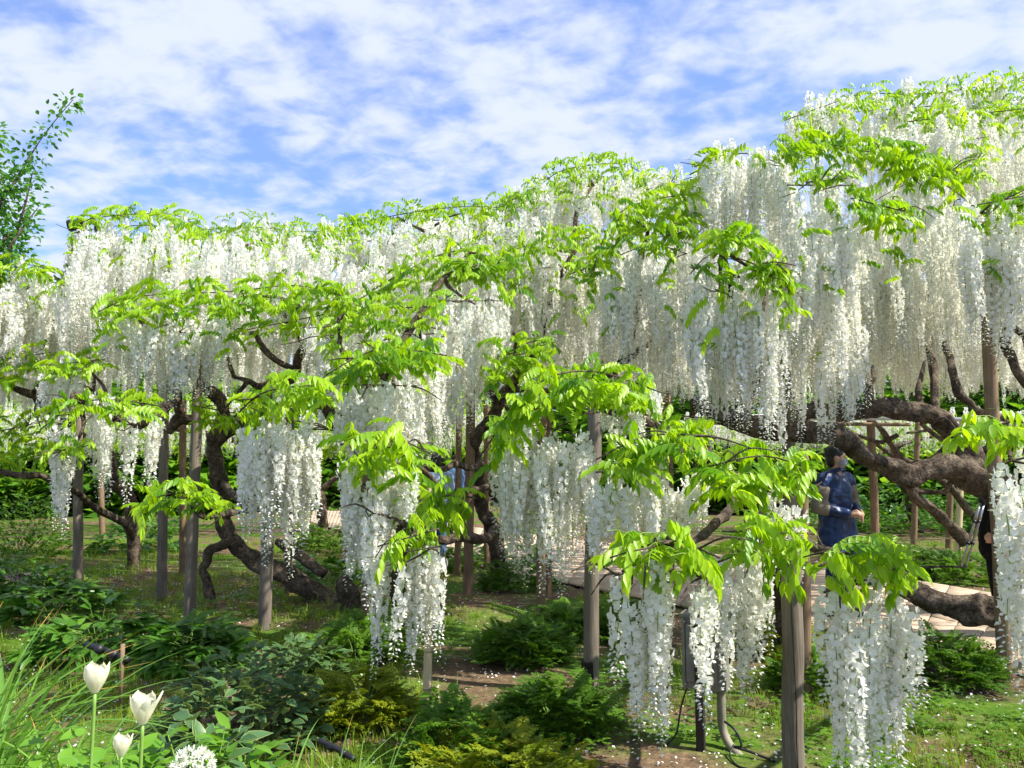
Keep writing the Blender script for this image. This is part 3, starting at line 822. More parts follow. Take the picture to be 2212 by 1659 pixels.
F = [(('big',) + p[1:]) if p[0] == 'low' and p[1][0][0] > 2040 else p for p in F]
G = [(('big',) + p[1:]) if p[0] == 'low' and p[1][0][0] > 2040 else p for p in G]

def mean_line(poly): return sum(p[1] for p in poly) / len(poly)
rw = random.Random(21)
SKYLINE = [(-200, 560), (0, 555), (150, 558), (158, 455), (340, 428), (430, 462), (600, 460), (750, 457), (870, 425), (960, 410), (1100, 408), (1220, 328), (1380, 340), (1490, 345), (1590, 302), (1690, 262), (1810, 195), (1950, 175), (2212, 135), (2500, 110)]
RIDGE_D = [(-200, 8.8), (430, 10), (760, 10), (1100, 9), (1400, 8.6), (1700, 8.2), (2500, 8.2)]
FILL_L, FILL_R = {}, {}
for i_ in range(6400):
    x = rw.uniform(-160, 2420); d = rw.uniform(7.6, 13.5) if i_ % 6 else rw.uniform(4.5, 8)
    if d < 7.6: x = rw.uniform(2380, 3600)  # unseen canopy beyond the right edge, added to shade the near ground
    dr = interp(RIDGE_D, x); ys_ = interp(SKYLINE, x) + 26
    top = min(at(x, ys_, d).z, at(x, ys_, dr).z) - 0.10 * max(0, d - dr)
    key_ = 'left' if x < 430 else ('mid' if x < 760 else ('ridge' if x < 1480 else 'big'))
    p = at(x, ys_, d)
    if i_ % 2 == 0:
        if x < 1000 and rw.random() < 0.5: continue
        p.z = top - rw.random() ** 1.5 * 0.5
        FILL_L.setdefault(key_, []).append((d + 3, p, 0.5))
    else:
        Lr = rw.uniform(0.45, 0.9)
        p.z = top - 0.1 - rw.random() * max(0.1, top - 0.3 - Lr - 2.25)
        FILL_R.setdefault(key_, []).append((d + 3, p, 1.0, min(range(5), key=lambda q: abs(RLEN[q] - Lr))))
def build_wisteria(key, spec):
    L0 = spec['limbs'][0][0]
    base = at(L0[0], L0[1], L0[2]); base.z = 0
    root = thing('wisteria_tree', spec['label'], 'wisteria', base, 'wisteria vines of the trellis garden')
    scaffold = []
    for i, limb in enumerate(spec['limbs']):
        P = [at(x, y, d) for x, y, d, r in limb]
        if i == 0: P[0].z = -0.08; P[0].x = base.x; P[0].y = base.y
        rad = [r * (0.85 if key == 'big' and i < 3 else (0.57 if r > 0.05 else 0.75)) for *_, r in limb]
        # small kinks so that no limb runs straight
        Q, RR = [P[0]], [rad[0]]
        for k in range(1, len(P)):
            m_ = P[k - 1].lerp(P[k], 0.5); ln = (P[k] - P[k - 1]).length
            j = ln * 0.07
            Q.append(m_ + Vector((rw.uniform(-j, j), rw.uniform(-j, j), rw.uniform(-j, j)))); RR.append((rad[k - 1] + rad[k]) / 2 * rw.uniform(0.88, 1.08))
            Q.append(P[k]); RR.append(rad[k] * rw.uniform(0.95, 1.1))
        t = T()
        big = max(rad) > 0.07
        add_tube(t, [q - base for q in Q], RR, 20 if big else 9, 9 if big else 6, 0, 0.24 if big else 0.2, 1.2, 3, rw.uniform(0, 20))
        o = obj('trunk' if i == 0 else 'limb', tmesh('limb', t, [M_BARK], True), root)
        scaffold += [q for q in Q[1:]]
    # side shoots: one support along every spray, one feeder back to the nearest limb
    tw = T()
    for (pl, line, a, d, dens, th) in [f for f in F if f[0] == key] + [g for g in G if g[0] == key]:
        band = 30 if d > 5.5 else 14
        nq = 3
        pts = [at(x, y + band + rw.uniform(-6, 6), d + rw.uniform(-th, th) * 0.3) for x, y in line]
        mid = pts[len(pts) // 2] if len(pts) > 2 else pts[0].lerp(pts[1], 0.5)
        add_tube(tw, [p - base for p in pts], [0.0055] * len(pts), 5, 5, 0, 0.2, 1, 3, 1.0)
        near = min(scaffold, key=lambda q: (q - mid).length + 2.5 * max(0.0, mid.y + 0.1 - q.y))
        k = near.lerp(mid, 0.5) + Vector((rw.uniform(-.15, .15), rw.uniform(-.15, .15), rw.uniform(-.05, .15))) * min(1, (mid - near).length)
        k.y += 0.35 * min(1, (mid - near).length)
        if (near - mid).length < (1.1 if d < 5.6 else 0.75): add_tube(tw, [near - base, k - base, mid + Vector((0, 0.3 * th, 0)) - base], [0.024, 0.015, 0.007], 6, 6, 0, 0.3, 2, 3, rw.uniform(0, 9))
        for s_ in range(nq):
            u = rw.random() * (len(pts) - 1); i0 = min(int(u), len(pts) - 2)
            p = pts[i0].lerp(pts[i0 + 1], u - i0)
            q = p + Vector((rw.uniform(-.25, .25), rw.uniform(-.3, .2), rw.uniform(-.12, .07)))
            add_tube(tw, [p - base, p.lerp(q, 0.5) + Vector((0, 0, rw.uniform(-.03, .06))) - base, q - base], [0.006, 0.005, 0.003], 4, 3, 0, 0.1, 1, 2, 0)
    tag(obj('shoots', tmesh('shoots', tw, [M_BARK], True), root), kind='stuff')
    # racemes
    items = []
    for (pl, top, end, d, dens, th) in F:
        if pl != key: continue
        x0, x1 = top[0][0], top[-1][0]
        W = (x1 - x0) / FD * d
        H = max(0.25, (mean_line(end) - mean_line(top)) / FD * d)
        tall = H > 1.0
        Lm = min(0.8, max(0.36, H * 0.75))
        n = max(2, int(dens * (1.5 if d > 7.3 else (1.9 if d > 5.5 else (2.4 if d > 4.25 else 2.5))) * W * H / (0.095 * Lm) * (1 + 0.35 * th)))
        for i in range(n):
            x = x0 + (x1 - x0) * ((i + rw.random()) / n)
            dd = d + rw.uniform(-th, th) * 0.5 + (0.25 * th if rw.random() < 0.3 else 0)
            yt, ye = interp(top, x), interp(end, x)
            zt, ze = at(x, yt, d).z, at(x, ye, d).z
            Hx = max(0.3, zt - ze)
            ze += rw.choice((0, 0, 1)) * rw.uniform(0, 0.3) * Hx + rw.uniform(-0.03, 0.04)
            narrow = W < 0.26
            ze -= 0.15 if d < 4.25 else (0.10 if d < 6.6 else 0.05)
            Lr = min(1.05, max(0.30, Hx * rw.uniform(0.85, 1.0) if narrow else min(Hx * rw.uniform(0.7, 1.02), rw.uniform(0.55, 0.98))))
            hi_z = max(zt, ze + Lr)
            lo_z = ze + Lr
            za = lo_z if rw.random() < 0.45 else hi_z + (lo_z - hi_z) * rw.random()
            p = at(x, yt, dd); p.z = za
            k = min(range(len(RLEN)), key=lambda q: abs(RLEN[q] - Lr))
            items.append((dd, p, Lr / RLEN[k], k))
    items += FILL_R.get(key, [])
    items.sort(key=lambda q: q[0])
    lo_m, lo_p = [], []
    for i, (dd, p, s, k) in enumerate(items):
        sw = 0.3 if s * RLEN[k] < 0.5 else 0.09
        M = mtx(p - base, (rw.uniform(-sw, sw) * 0.6, rw.uniform(-sw, sw) * 0.6, rw.uniform(0, 6.28)), (rw.uniform(0.8, 1.02) , rw.uniform(0.8, 1.02), s))
        if i < 300:
            o = bpy.data.objects.new('flower_raceme', RAC_HI_ME[k * 3 + rw.randrange(3)])
            COL.objects.link(o); o.parent = root; o.matrix_local = M
        else:
            lo_m.append(M); lo_p.append(k * 2 + rw.randrange(2))
    if lo_m:
        tag(obj('raceme_mass', merged('raceme_mass', [t_ for _, t_ in RAC_LO], lo_p, lo_m, RAC_MATS), root), kind='stuff')
    nr_ = len(items)
    # leaves
    items = []
    for (pl, line, band, d, dens, th) in G:
        if pl != key: continue
        x0, x1 = line[0][0], line[-1][0]
        up_ = 0.0
        if d < 5.6: x0 += 22; x1 -= 22; up_ = 0.05
        W = (x1 - x0) / FD * d; H = max(0.12, band / FD * d)
        Hs = H * (0.75 if d < 5.6 else 0.85)
        n = max(3, int(dens * (3.8 if d > 7.9 else (5.0 if d > 5.5 else 7.6)) * W * (H + 0.07) / (0.26 * 0.11) * (1 + 0.2 * th)))
        for i in range(n):
            x = x0 + (x1 - x0) * ((i + rw.random()) / n)
            v = rw.random()
            dd = d + rw.uniform(-th, th) * 0.55
            p = at(x, interp(line, x), dd); p.z += up_ - v * Hs * 1.15 + (0.0 if v > 0.15 else 0.02)
            items.append((dd, p, v))
    for (pl, top, end, d, dens, th) in F:
        if pl != key or d < 5.5 or key in ('fara', 'farb'): continue
        x0, x1 = top[0][0], top[-1][0]
        W = (x1 - x0) / FD * d; H = max(0.25, (mean_line(end) - mean_line(top)) / FD * d)
        for i in range(int(W * min(H, 1.2) * 17)):
            x = rw.uniform(x0, x1); dd = d - th * 0.5 + rw.uniform(-0.12, 0.25)
            p = at(x, interp(top, x), dd); p.z -= H * 0.6 * rw.random() ** 1.6
            items.append((dd, p, 0.5))
    items += FILL_L.get(key, [])
    items.sort(key=lambda q: q[0])
    lo_m, lo_p, lo_t = [], [], []
    for i, (dd, p, v) in enumerate(items):
        az = rw.uniform(0, 2 * math.pi)
        if rw.random() < 0.35: az = -math.pi / 2 + rw.gauss(0, 0.9)
        M = Matrix.Translation(p - base) @ Euler((rw.uniform(-.25, .25), rw.uniform(-0.55, 0.25), az)).to_matrix().to_4x4() @ Matrix.Translation((-0.10, 0, 0)) @ Matrix.Scale(rw.uniform(0.45, 0.84) * (1.1 if dd < 5.6 else 1.0), 4)
        if i < 300:
            o = bpy.data.objects.new('compound_leaf', LEAF_ME[rw.randrange(len(LEAF_ME))])
            COL.objects.link(o); o.parent = root; o.matrix_local = M
        else:
            hi_ = dd < 7.5
            lo_m.append(M); lo_p.append(rw.randrange(6) if hi_ else 6 + rw.randrange(3)); lo_t.append(rw.uniform(-0.12, 0.5))
    if lo_m:
        tag(obj('leaf_mass', merged('leaf_mass', LEAF_HI + LEAF_LO, lo_p, lo_m, LEAF_MATS, False, lo_t), root), kind='stuff')
    print('WIST', key, nr_, len(items))
for key, spec in WOOD.items():
    build_wisteria(key, spec)

# ---------------------------------------------------------------- posts and rails of the trellis
def post(px, py, r, top_z, label, m_=M_POST, top_px=None, dark_foot=False, group=None, name='support_post', d=None):
    b = gp(px, py) if d is None else Vector((at(px, 994, d).x, d, 0))
    if top_px is not None:
        x_top = at(top_px, 700, b.y).x
    else: x_top = b.x + rp.uniform(-0.02, 0.02)
    t = T()
    n = 7
    pts, rad = [], []
    for k in range(n):
        u = k / (n - 1)
        pts.append(Vector(((x_top - b.x) * u + rp.uniform(-.004, .004), rp.uniform(-.004, .004), -0.15 + (top_z + 0.15) * u)))
        rad.append(r * (1.05 - 0.12 * u) * rp.uniform(0.985, 1.015))
    pts.append(pts[-1] + Vector((0, 0, 0.008))); rad.append(rad[-1] * 0.86)
    add_tube(t, pts, rad, 16, 2, 0, 0.018, 0.2, 2, rp.uniform(0, 9))
    o = obj(name, tmesh(name, t, [m_], True), None, (b.x, b.y, 0))
    return tag(o, label, 'post', group or 'wooden posts propping the wisteria')
rp = random.Random(3)
near_post = post(1714, 1722, 0.051, 1.12, 'thick grey weathered post with a long split, closest to the junction box', top_px=1694)
t = T()   # the long drying split in the near post
add_tube(t, [Vector((0.012, -0.0515, 0.02)), Vector((0.006, -0.052, 0.25)), Vector((0.010, -0.051, 0.45)), Vector((0.004, -0.0495, 0.75)), Vector((0.0, -0.048, 0.95))], [0.0022, 0.003, 0.0026, 0.002, 0.001], 5, 4)
obj('split', tmesh('split', t, [M_BLACK]), near_post)
post(1738, 1515, 0.045, 1.62, 'brown round post standing just behind the thick split post', M_POSTB, 1722)
post(1700, 1400, 0.055, 3.3, 'tall grey post rising into the high flower curtain behind the low sprays', M_POST, 1697, d=6.9)
p3 = post(1274, 1500, 0.052, 2.0, 'round post with a charred black foot between two fern bushes', M_POST, 1283)
t = T()
add_tube(t, [Vector((0, 0, 0.02)), Vector((0, 0, 0.10)), Vector((0, 0, 0.17)), Vector((0.001, 0, 0.23))], [0.0565, 0.0565, 0.0562, 0.0558], 16, 3, 0, 0.012, 0.5, 3, 4)
obj('charred_foot', tmesh('charred_foot', t, [plain('charred_wood', (0.03, 0.026, 0.022), 0.9, 0.1, 0, 0.5, 14)], True), p3)
post(572, 1362, 0.058, 2.3, 'grey post beside the variegated shrub, under the hanging curtain of flowers', M_POST, 592)
post(410, 1350, 0.055, 2.75, 'tall cracked grey post in front of the twisted forked trunk', M_POST, 432)
post(350, 1292, 0.056, 2.5, 'tall grey post to the side of the cracked grey post', M_POST, 362)
post(170, 1270, 0.058, 2.3, 'grey post standing above dark peony leaves', M_POST, 178)
post(223, 1166, 0.055, 2.2, 'distant pale post beyond the peony leaves, by the slim trunk', M_POSTB, 225)
post(396, 1250, 0.050, 2.4, 'brown post half hidden behind the cracked grey post', M_POSTB, 402)
post(1010, 1290, 0.058, 2.5, 'stout tan post at the edge of the bare earth mound', M_POSTB, 1018)
post(988, 1245, 0.045, 2.2, 'thin brown post touching the stout tan post', M_POSTB, 993)
post(1052, 1228, 0.050, 2.4, 'light brown post at the rim of the paving near the middle trunk', M_POSTB, 1052)
post(1167, 1332, 0.046, 2.3, 'short-footed brown post with a dark wet base', M_POSTB, 1172)
post(1184, 1292, 0.036, 2.3, 'slender brown post behind the wet-based post', M_POSTB, 1186)
post(793, 1332, 0.055, 2.2, 'dark brown post beside the bare tree stump', M_POSTB, 797)
post(626, 1288, 0.060, 2.2, 'brown post against the fallen trunk with a cloth strip tied on', M_POSTB, 630)
post(1896, 1280, 0.050, 2.75, 'smooth tan post next to the person in the navy coat', M_POSTB, 1872)
pr = post(2172, 1470, 0.050, 3.2, 'tan post lashed with rope at its foot beside the paving', M_POSTB, 2134)
t = T()
for k in range(3):
    ring = [Vector((0.056 * math.cos(a), 0.056 * math.sin(a), 0.17 + 0.012 * k + 0.03 * math.sin(a))) for a in [i * 2 * math.pi / 16 for i in range(17)]]
    add_tube(t, ring, [0.0045] * 17, 5, 1, 0)
obj('rope_lashing', tmesh('rope_lashing', t, [M_ROPE], True), pr)
post(1972, 1175, 0.055, 2.3, 'post behind the white plant label', M_POSTB, 1972)
post(2047, 1185, 0.055, 2.3, 'farther brown post beside the silver tripod legs', M_POSTB, 2047)
post(2068, 1188, 0.055, 2.3, 'pale post directly behind the silver tripod legs', M_BAMBOO, 2068)
post(1443, 1200, 0.055, 2.5, 'far tan post framed by the flower curtain above the paving', M_POSTB, 1440, d=10.5)
post(917, 1250, 0.056, 2.6, 'tan post by the person in the pale blue shirt', M_POSTB, 912, d=10.2)
post(880, 1250, 0.056, 2.6, 'grey post on the other side of the person in the pale blue shirt', M_POST, 880, d=10.4)

# bamboo cane with raised joints
bb = gp(921, 1577)
t = T()
pts, rad = [], []
z = -0.1; k = 0
for zn, rr in [(-0.1, .0272), (0.012, .0272), (0.02, .0292), (0.028, .0272), (0.235, .0262), (0.243, .0288), (0.25, .0262), (0.455, .0255), (0.463, .0278), (0.47, .0252), (0.70, .0246), (0.707, .0268), (0.714, .0244), (0.96, .0236), (0.967, .026), (0.974, .0234), (1.2, .0228), (1.207, .025), (1.214, .0226), (1.45, .022)]:
    pts.append(Vector((0.012 * max(0, zn), 0, zn))); rad.append(rr)
add_tube(t, pts, rad, 14, 2, 0)
tag(obj('bamboo_cane', tmesh('bamboo_cane', t, [M_BAMBOO], True), None, bb), 'straight jointed bamboo cane stuck upright in the grass', 'cane')

# horizontal rails
def rail(a, b, r, m_, label, name='trellis_rail', sag=0.0):
    t = T(); c = (a + b) / 2
    mid = c + Vector((0, 0, -sag))
    add_tube(t, [a - c, mid - c, b - c], [r, r * 0.98, r * 0.94], 12, 6, 0, 0.01, 0.3, 2, 1)
    return tag(obj(name, tmesh(name, t, [m_], True), None, c), label, 'rail')
rail(at(1470, 913, 7.9), at(1965, 917, 7.9), 0.020, M_POSTB, 'brown bamboo rail running below the thick horizontal limb')
rail(at(1480, 905, 9.1), at(1960, 905, 9.0), 0.018, M_STEEL, 'pale metal rail behind the brown bamboo rail')
rail(at(1985, 905, 7.6), at(2300, 908, 7.4), 0.022, M_STEEL, 'pale metal rail crossing behind the lashed tan post')
brd = at(1620, 902, 7.7)
t = T(); add_box(t, (0, 0, 0), (0.30, 0.16, 0.035)); add_box(t, (0, 0, 0.022), (0.31, 0.17, 0.008), 1)
tag(obj('wooden_board', tmesh('wooden_board', t, [M_POSTB, M_WHITE]), None, brd), 'small wooden board with a white top edge lying on the rail', 'board')

# rope fence along the far side of the path
rope = T()
rpts = [gp(1700, 1240, 0), gp(1840, 1210, 0), gp(2075, 1225, 0), gp(2400, 1250, 0)]
c0 = rpts[0].copy()
line = []
for i, p in enumerate(rpts):
    line.append(p + Vector((0, 0, 0.42)) - c0)
    if i < len(rpts) - 1: line.append((p + rpts[i + 1]) / 2 + Vector((0, 0, 0.36)) - c0)
add_tube(rope, line, [0.009] * len(line), 6, 6)
rf = thing('rope_fence', 'low tan rope strung on short stakes along the far side of the path', 'fence', c0)
obj('rope', tmesh('rope', rope, [M_ROPE], True), rf)
for i, p in enumerate(rpts):
    t = T(); add_tube(t, [Vector((0, 0, -0.1)), Vector((0, 0, 0.2)), Vector((0, 0, 0.45))], [0.014, 0.013, 0.012], 8, 2)
    obj('stake', tmesh('stake', t, [M_POSTB], True), rf, p - c0)

# ---------------------------------------------------------------- electrical junction box
jb = gp(1530, 1612)
box = thing('junction_box', 'grey plastic junction box with latches on a dark stake', 'junction box', jb)
RJ = Matrix.Rotation(R(-24), 3, 'Z')
def jpart(name, t, m_, bev=0.0, smooth=False, parent=box):
    o = obj(name, tmesh(name, t, m_ if isinstance(m_, list) else [m_], smooth), parent)
    if bev: tbm(o); bevel(o, bev)
    return o
SB = jb.y / 4.5
def jv(x, y, z): return RJ @ Vector((x, y, z)) * SB
zc = 0.50
t = T(); add_box(t, jv(0, 0, zc), tuple(s * SB for s in (0.235, 0.13, 0.385)), 0, RJ); shell = jpart('shell', t, M_GREYBOX, 0.006)
t = T(); add_box(t, jv(-0.012, -0.073, zc), tuple(s * SB for s in (0.165, 0.018, 0.30)), 0, RJ); jpart('back_panel', t, M_GREYBOX, 0.004)
t = T(); add_box(t, jv(0, 0, zc + 0.1965), tuple(s * SB for s in (0.255, 0.15, 0.02)), 0, RJ); jpart('lid_rim', t, M_GREYBOX, 0.004)
for sx in (-1, 1):
    t = T(); add_box(t, jv(sx * 0.108, -0.070, zc), tuple(s * SB for s in (0.018, 0.016, 0.36)), 0, RJ); jpart('flange', t, M_GREYBOX, 0.003)
    for sz in (-1, 1):
        t = T(); add_tube(t, [jv(sx * 0.098, -0.066, zc + sz * 0.165), jv(sx * 0.098, -0.082, zc + sz * 0.165)], [0.007, 0.006], 8, 1)
        jpart('screw', t, M_STEEL)
for z_ in (zc + 0.05, zc - 0.03):
    t = T(); add_box(t, jv(0.121, 0.03, z_), tuple(s * SB for s in (0.012, 0.035, 0.05)), 0, RJ); jpart('latch', t, M_BLACK if z_ < zc else M_GREYBOX, 0.003)
t = T(); add_box(t, jv(-0.02, -0.10, zc * 0.78), tuple(s * SB for s in (0.045, 0.045, 0.86)), 0, RJ); jpart('stake', t, plain('dark_stake', (0.03, 0.024, 0.02), 0.7, 0.3), 0.004)
t = T()
cp = [jv(0.075, 0.0, 0.315), jv(0.075, 0, 0.2), jv(0.08, 0, 0.10), jv(0.12, -0.03, 0.03), jv(0.19, -0.06, -0.02)]
C_, _ = catmull(cp, 14)
add_tube(t, C_, [0.026 if i % 2 else 0.0222 for i in range(len(C_))], 12, 1)
jpart('corrugated_conduit', t, M_CONDUIT, 0, True)
t = T(); add_tube(t, [jv(-0.10, -0.05, 0.31), jv(-0.13, -0.07, 0.2), jv(-0.15, -0.10, 0.08), jv(-0.20, -0.12, 0.015)], [0.005] * 4, 6, 6); jpart('cable', t, M_BLACK, 0, True)
t = T()
g0 = jv(0.10, -0.06, 0.16)
add_tube(t, [g0, jv(0.16, -0.09, 0.13), jv(0.19, -0.1, 0.06), jv(0.15, -0.1, 0.05), jv(0.24, -0.1, 0.035), jv(0.36, -0.12, 0.012)], [0.007] * 6, 6, 8)
add_tube(t, [jv(0.15, -0.1, 0.06), jv(0.14, -0.16, 0.02), jv(0.2, -0.26, 0.012), jv(0.30, -0.30, 0.02), jv(0.38, -0.30, 0.012)], [0.005] * 5, 6, 8)
jpart('cable', t, M_BLACK, 0, True)

# white plant label board on a stake, a second one far off
def plant_label(p, s, label):
    r_ = thing('plant_label', label, 'plant label', p)
    t = T(); add_tube(t, [Vector((0, 0.02, -0.08)), Vector((0, 0.02, 0.18 * s))], [0.008, 0.008], 8, 2); obj('stake', tmesh('stake', t, [M_STEEL], True), r_)
    Mt = Matrix.Rotation(R(38), 3, 'X')
    t = T(); add_box(t, (0, 0, 0.2 * s), (0.30 * s, 0.012, 0.17 * s), 0, Mt); obj('board', tmesh('board', t, [M_WHITE]), r_)
    t = T()
    rr = random.Random(4)
    for k in range(6):
        for q in range(9):
            if rr.random() < 0.75:
                add_box(t, Vector((0, 0, 0.2 * s)) + Mt @ Vector(((-0.115 + q * 0.028) * s, -0.0085, (0.055 - k * 0.021) * s)), (0.021 * s, 0.002, 0.006 * s), 0, Mt)
    obj('print', tmesh('print', t, [plain('grey_print', (0.25, 0.28, 0.34), 0.7)]), r_)
plant_label(gp(1955, 1142), 1.25, 'white plant label with printed lines by the peony bed')
plant_label(gp(1003, 1062), 1.6, 'tiny white plant label far off behind the middle trunk')

# spotlight on the far left of the canopy
sp = at(165, 484, 9.3)
r_ = thing('spotlight', 'dark cone-shaped spotlight sticking out of the flowers at the left', 'spotlight', sp)
t = T(); add_tube(t, [Vector((0.16, 0, 0.02)), Vector((0.10, 0, 0.015)), Vector((0.02, 0, 0)), Vector((-0.07, 0, -0.02)), Vector((-0.075, 0, -0.02))], [0.03, 0.05, 0.055, 0.075, 0.068], 14, 3); obj('housing', tmesh('housing', t, [M_BLACK], True), r_)
t = T(); add_tube(t, [Vector((-0.070, 0, -0.02)), Vector((-0.077, 0, -0.0205))], [0.062, 0.060], 14, 1); obj('lens', tmesh('lens', t, [plain('lamp_glass', (0.35, 0.36, 0.38), 0.15, 0.6)]), r_)
t = T(); add_tube(t, [Vector((0.12, 0, 0)), Vector((0.22, 0.02, -0.02)), Vector((0.30, 0.05, -1.2))], [0.016, 0.018, 0.022], 8, 5); obj('bracket', tmesh('bracket', t, [M_BLACK], True), r_)

# black drip pipes in the flower bed
def pipe(pts, r, label, stake=None):
    c = pts[0]
    r_ = thing('drip_pipe', label, 'pipe', c)
    t = T(); add_tube(t, [p - c for p in pts], [r] * len(pts), 10, 6); obj('tube', tmesh('tube', t, [M_BLACK], True), r_)
    for u in (0.35, 0.7):
        t = T(); p = pts[0].lerp(pts[-1], u) - c; d_ = (pts[-1] - pts[0]).normalized() * 0.012
        add_tube(t, [p - d_, p + d_], [r * 1.35] * 2, 10, 1)
        obj('coupling', tmesh('coupling', t, [M_BLACK], True), r_)
    if stake:
        t = T(); add_tube(t, [stake - c + Vector((0, 0, 0.16)), stake - c + Vector((0, 0, -0.1))], [0.010, 0.007], 8, 2); obj('peg', tmesh('peg', t, [M_POSTB], True), r_)
pipe([at(185, 1392, 3.9), at(225, 1405, 3.85), at(275, 1425, 3.7)], 0.016, 'black drip pipe on a wooden peg among the tulips', at(262, 1470, 3.7))
pipe([at(690, 1600, 3.4), at(725, 1616, 3.35), at(765, 1640, 3.3)], 0.012, 'black drip pipe lying beside the variegated shrub')

# cloth strip and stump by the fallen trunk
st = gp(755, 1318)
t = T()
add_tube(t, [Vector((0.05, 0, -0.05)), Vector((0.03, 0, 0.1)), Vector((-0.05, 0, 0.25)), Vector((-0.02, 0, 0.36))], [0.13, 0.11, 0.10, 0.04], 12, 6, 0, 0.3, 1, 3, 4)
tag(obj('tree_stump', tmesh('tree_stump', t, [M_BARK], True), None, st), 'short rotten stump beside the fallen wisteria trunk', 'stump')
for (px, py, s, lb) in [(478, 1352, 0.16, 'rounded brown stone lying in the clover by the cracked post'), (885, 1330, 0.10, 'small flat brown stone beside the stump')]:
    bm = bmesh.new(); bmesh.ops.create_icosphere(bm, subdivisions=3, radius=s)
    for v in bm.verts:
        v.co *= 1 + 0.25 * mnoise.noise(v.co * 7); v.co.z *= 0.55
    me = bpy.data.meshes.new('stone'); bm.to_mesh(me); bm.free(); me.materials.append(M_GROUND)
    me.polygons.foreach_set('use_smooth', [True] * len(me.polygons))
    tag(obj('stone', me, None, gp(px, py)), lb, 'stone')

# ---------------------------------------------------------------- plants on the ground
rg = random.Random(99)
def simple_leaf(l, w, fold=0.25, curl=0.25):
    t = T(); add_leaflet(t, Vector((0, 0, 0)), Vector((1, 0, 0)), Vector((0, 0, 1)), l, w, 0, fold, curl); return t
def edged_leaf(l, w):
    t = T()
    add_leaflet(t, Vector((0, 0, 0)), Vector((1, 0, 0)), Vector((0, 0, 1)), l * 1.02, w * 1.06, 1, 0.25, 0.25)
    add_leaflet(t, Vector((0, 0, 0.0022)), Vector((1, 0, 0)), Vector((0, 0, 1)), l, w * 0.9, 0, 0.25, 0.25); return t
def fern_leaf(l, seed, n=6):
    """twice-divided ferny leaf lying along +X"""
    rs = random.Random(seed); t = T()
    for i in range(n):
        u = 0.18 + 0.8 * i / n
        q = Vector((l * u, 0, 0.10 * l * math.sin(u * 3) - 0.12 * l * u * u))
        ll = l * 0.42 * (1.05 - u * 0.75)
        for sd in (-1, 1):
            d = Vector((0.62, sd, rs.uniform(-.25, .1))).normalized()
            add_leaflet(t, q, d, Vector((0, 0, 1)), ll, ll * 0.2, 0, 0.2, 0.2, False)
            for k in (0.35, 0.62):
                for s2 in (-1, 1):
                    d2 = (d * 0.7 + Vector((-d.y, d.x, 0)) * s2 * 0.7 + Vector((0, 0, rs.uniform(-.2, .1)))).normalized()
                    add_leaflet(t, q + d * ll * k, d2, Vector((0, 0, 1)), ll * 0.42, ll * 0.13, 0, 0.2, 0.2, False)
    add_leaflet(t, Vector((l * 0.9, 0, -0.03 * l)), Vector((1, 0, -.2)), Vector((0, 0, 1)), l * 0.2, l * 0.04, 0, 0.2, 0.2, False)
    return t
def palmate_leaf(l, w, seed, n=5):
    """peony leaf: a stalk ending in a fan of broad leaflets"""
    rs = random.Random(seed); t = T()
    add_tube(t, [Vector((0, 0, 0)), Vector((l * 0.5, 0, 0.03 * l))], [0.003, 0.002], 3, 1, 1, cap=False)
    for i in range(n):
        a = (i - (n - 1) / 2) * 0.55
        add_leaflet(t, Vector((l * 0.48, 0, 0.03 * l)), Vector((math.cos(a), math.sin(a), rs.uniform(-.25, .1))), Vector((0, 0, 1)), l * rs.uniform(0.55, 0.75), w, 0, 0.25, 0.3)
    return t
def dome_mats(n, r, h, rs, lift=0.25, tilt=0.5, size=(0.8, 1.2), inner=0.35):
    out = []
    for i in range(n):
        az = rs.uniform(0, 6.283); u = rs.random() ** 0.6
        el = math.acos(rs.random()) if rs.random() < 0.8 else R(80)
        k = inner + (1 - inner) * rs.random() ** 0.5
        wob = 1 + 0.22 * mnoise.noise(Vector((math.cos(az) * 2, math.sin(az) * 2, el * 2 + r * 9)))
        p = Vector((r * k * wob * math.sin(el) * math.cos(az), r * k * wob * math.sin(el) * math.sin(az), 0.03 + h * k * wob * math.cos(el)))
        d = Vector((math.cos(az + rs.gauss(0, .5)), math.sin(az + rs.gauss(0, .5)), lift + rs.uniform(-tilt, tilt)))
        out.append(aim(p, d, rs.uniform(-.5, .5), rs.uniform(*size)))
    return out
def stems(n, r, h, rs, m_, rad=0.004):
    t = T()
    for i in range(n):
        a = rs.uniform(0, 6.28); k = r * rs.uniform(0.2, 0.75)
        add_tube(t, [Vector((0.15 * k * math.cos(a), 0.15 * k * math.sin(a), -0.04)), Vector((0.55 * k * math.cos(a), 0.55 * k * math.sin(a), h * 0.45)), Vector((k * math.cos(a), k * math.sin(a), h * rs.uniform(0.7, 0.95)))], [rad, rad * 0.8, rad * 0.5], 4, 3, cap=False)
    return t
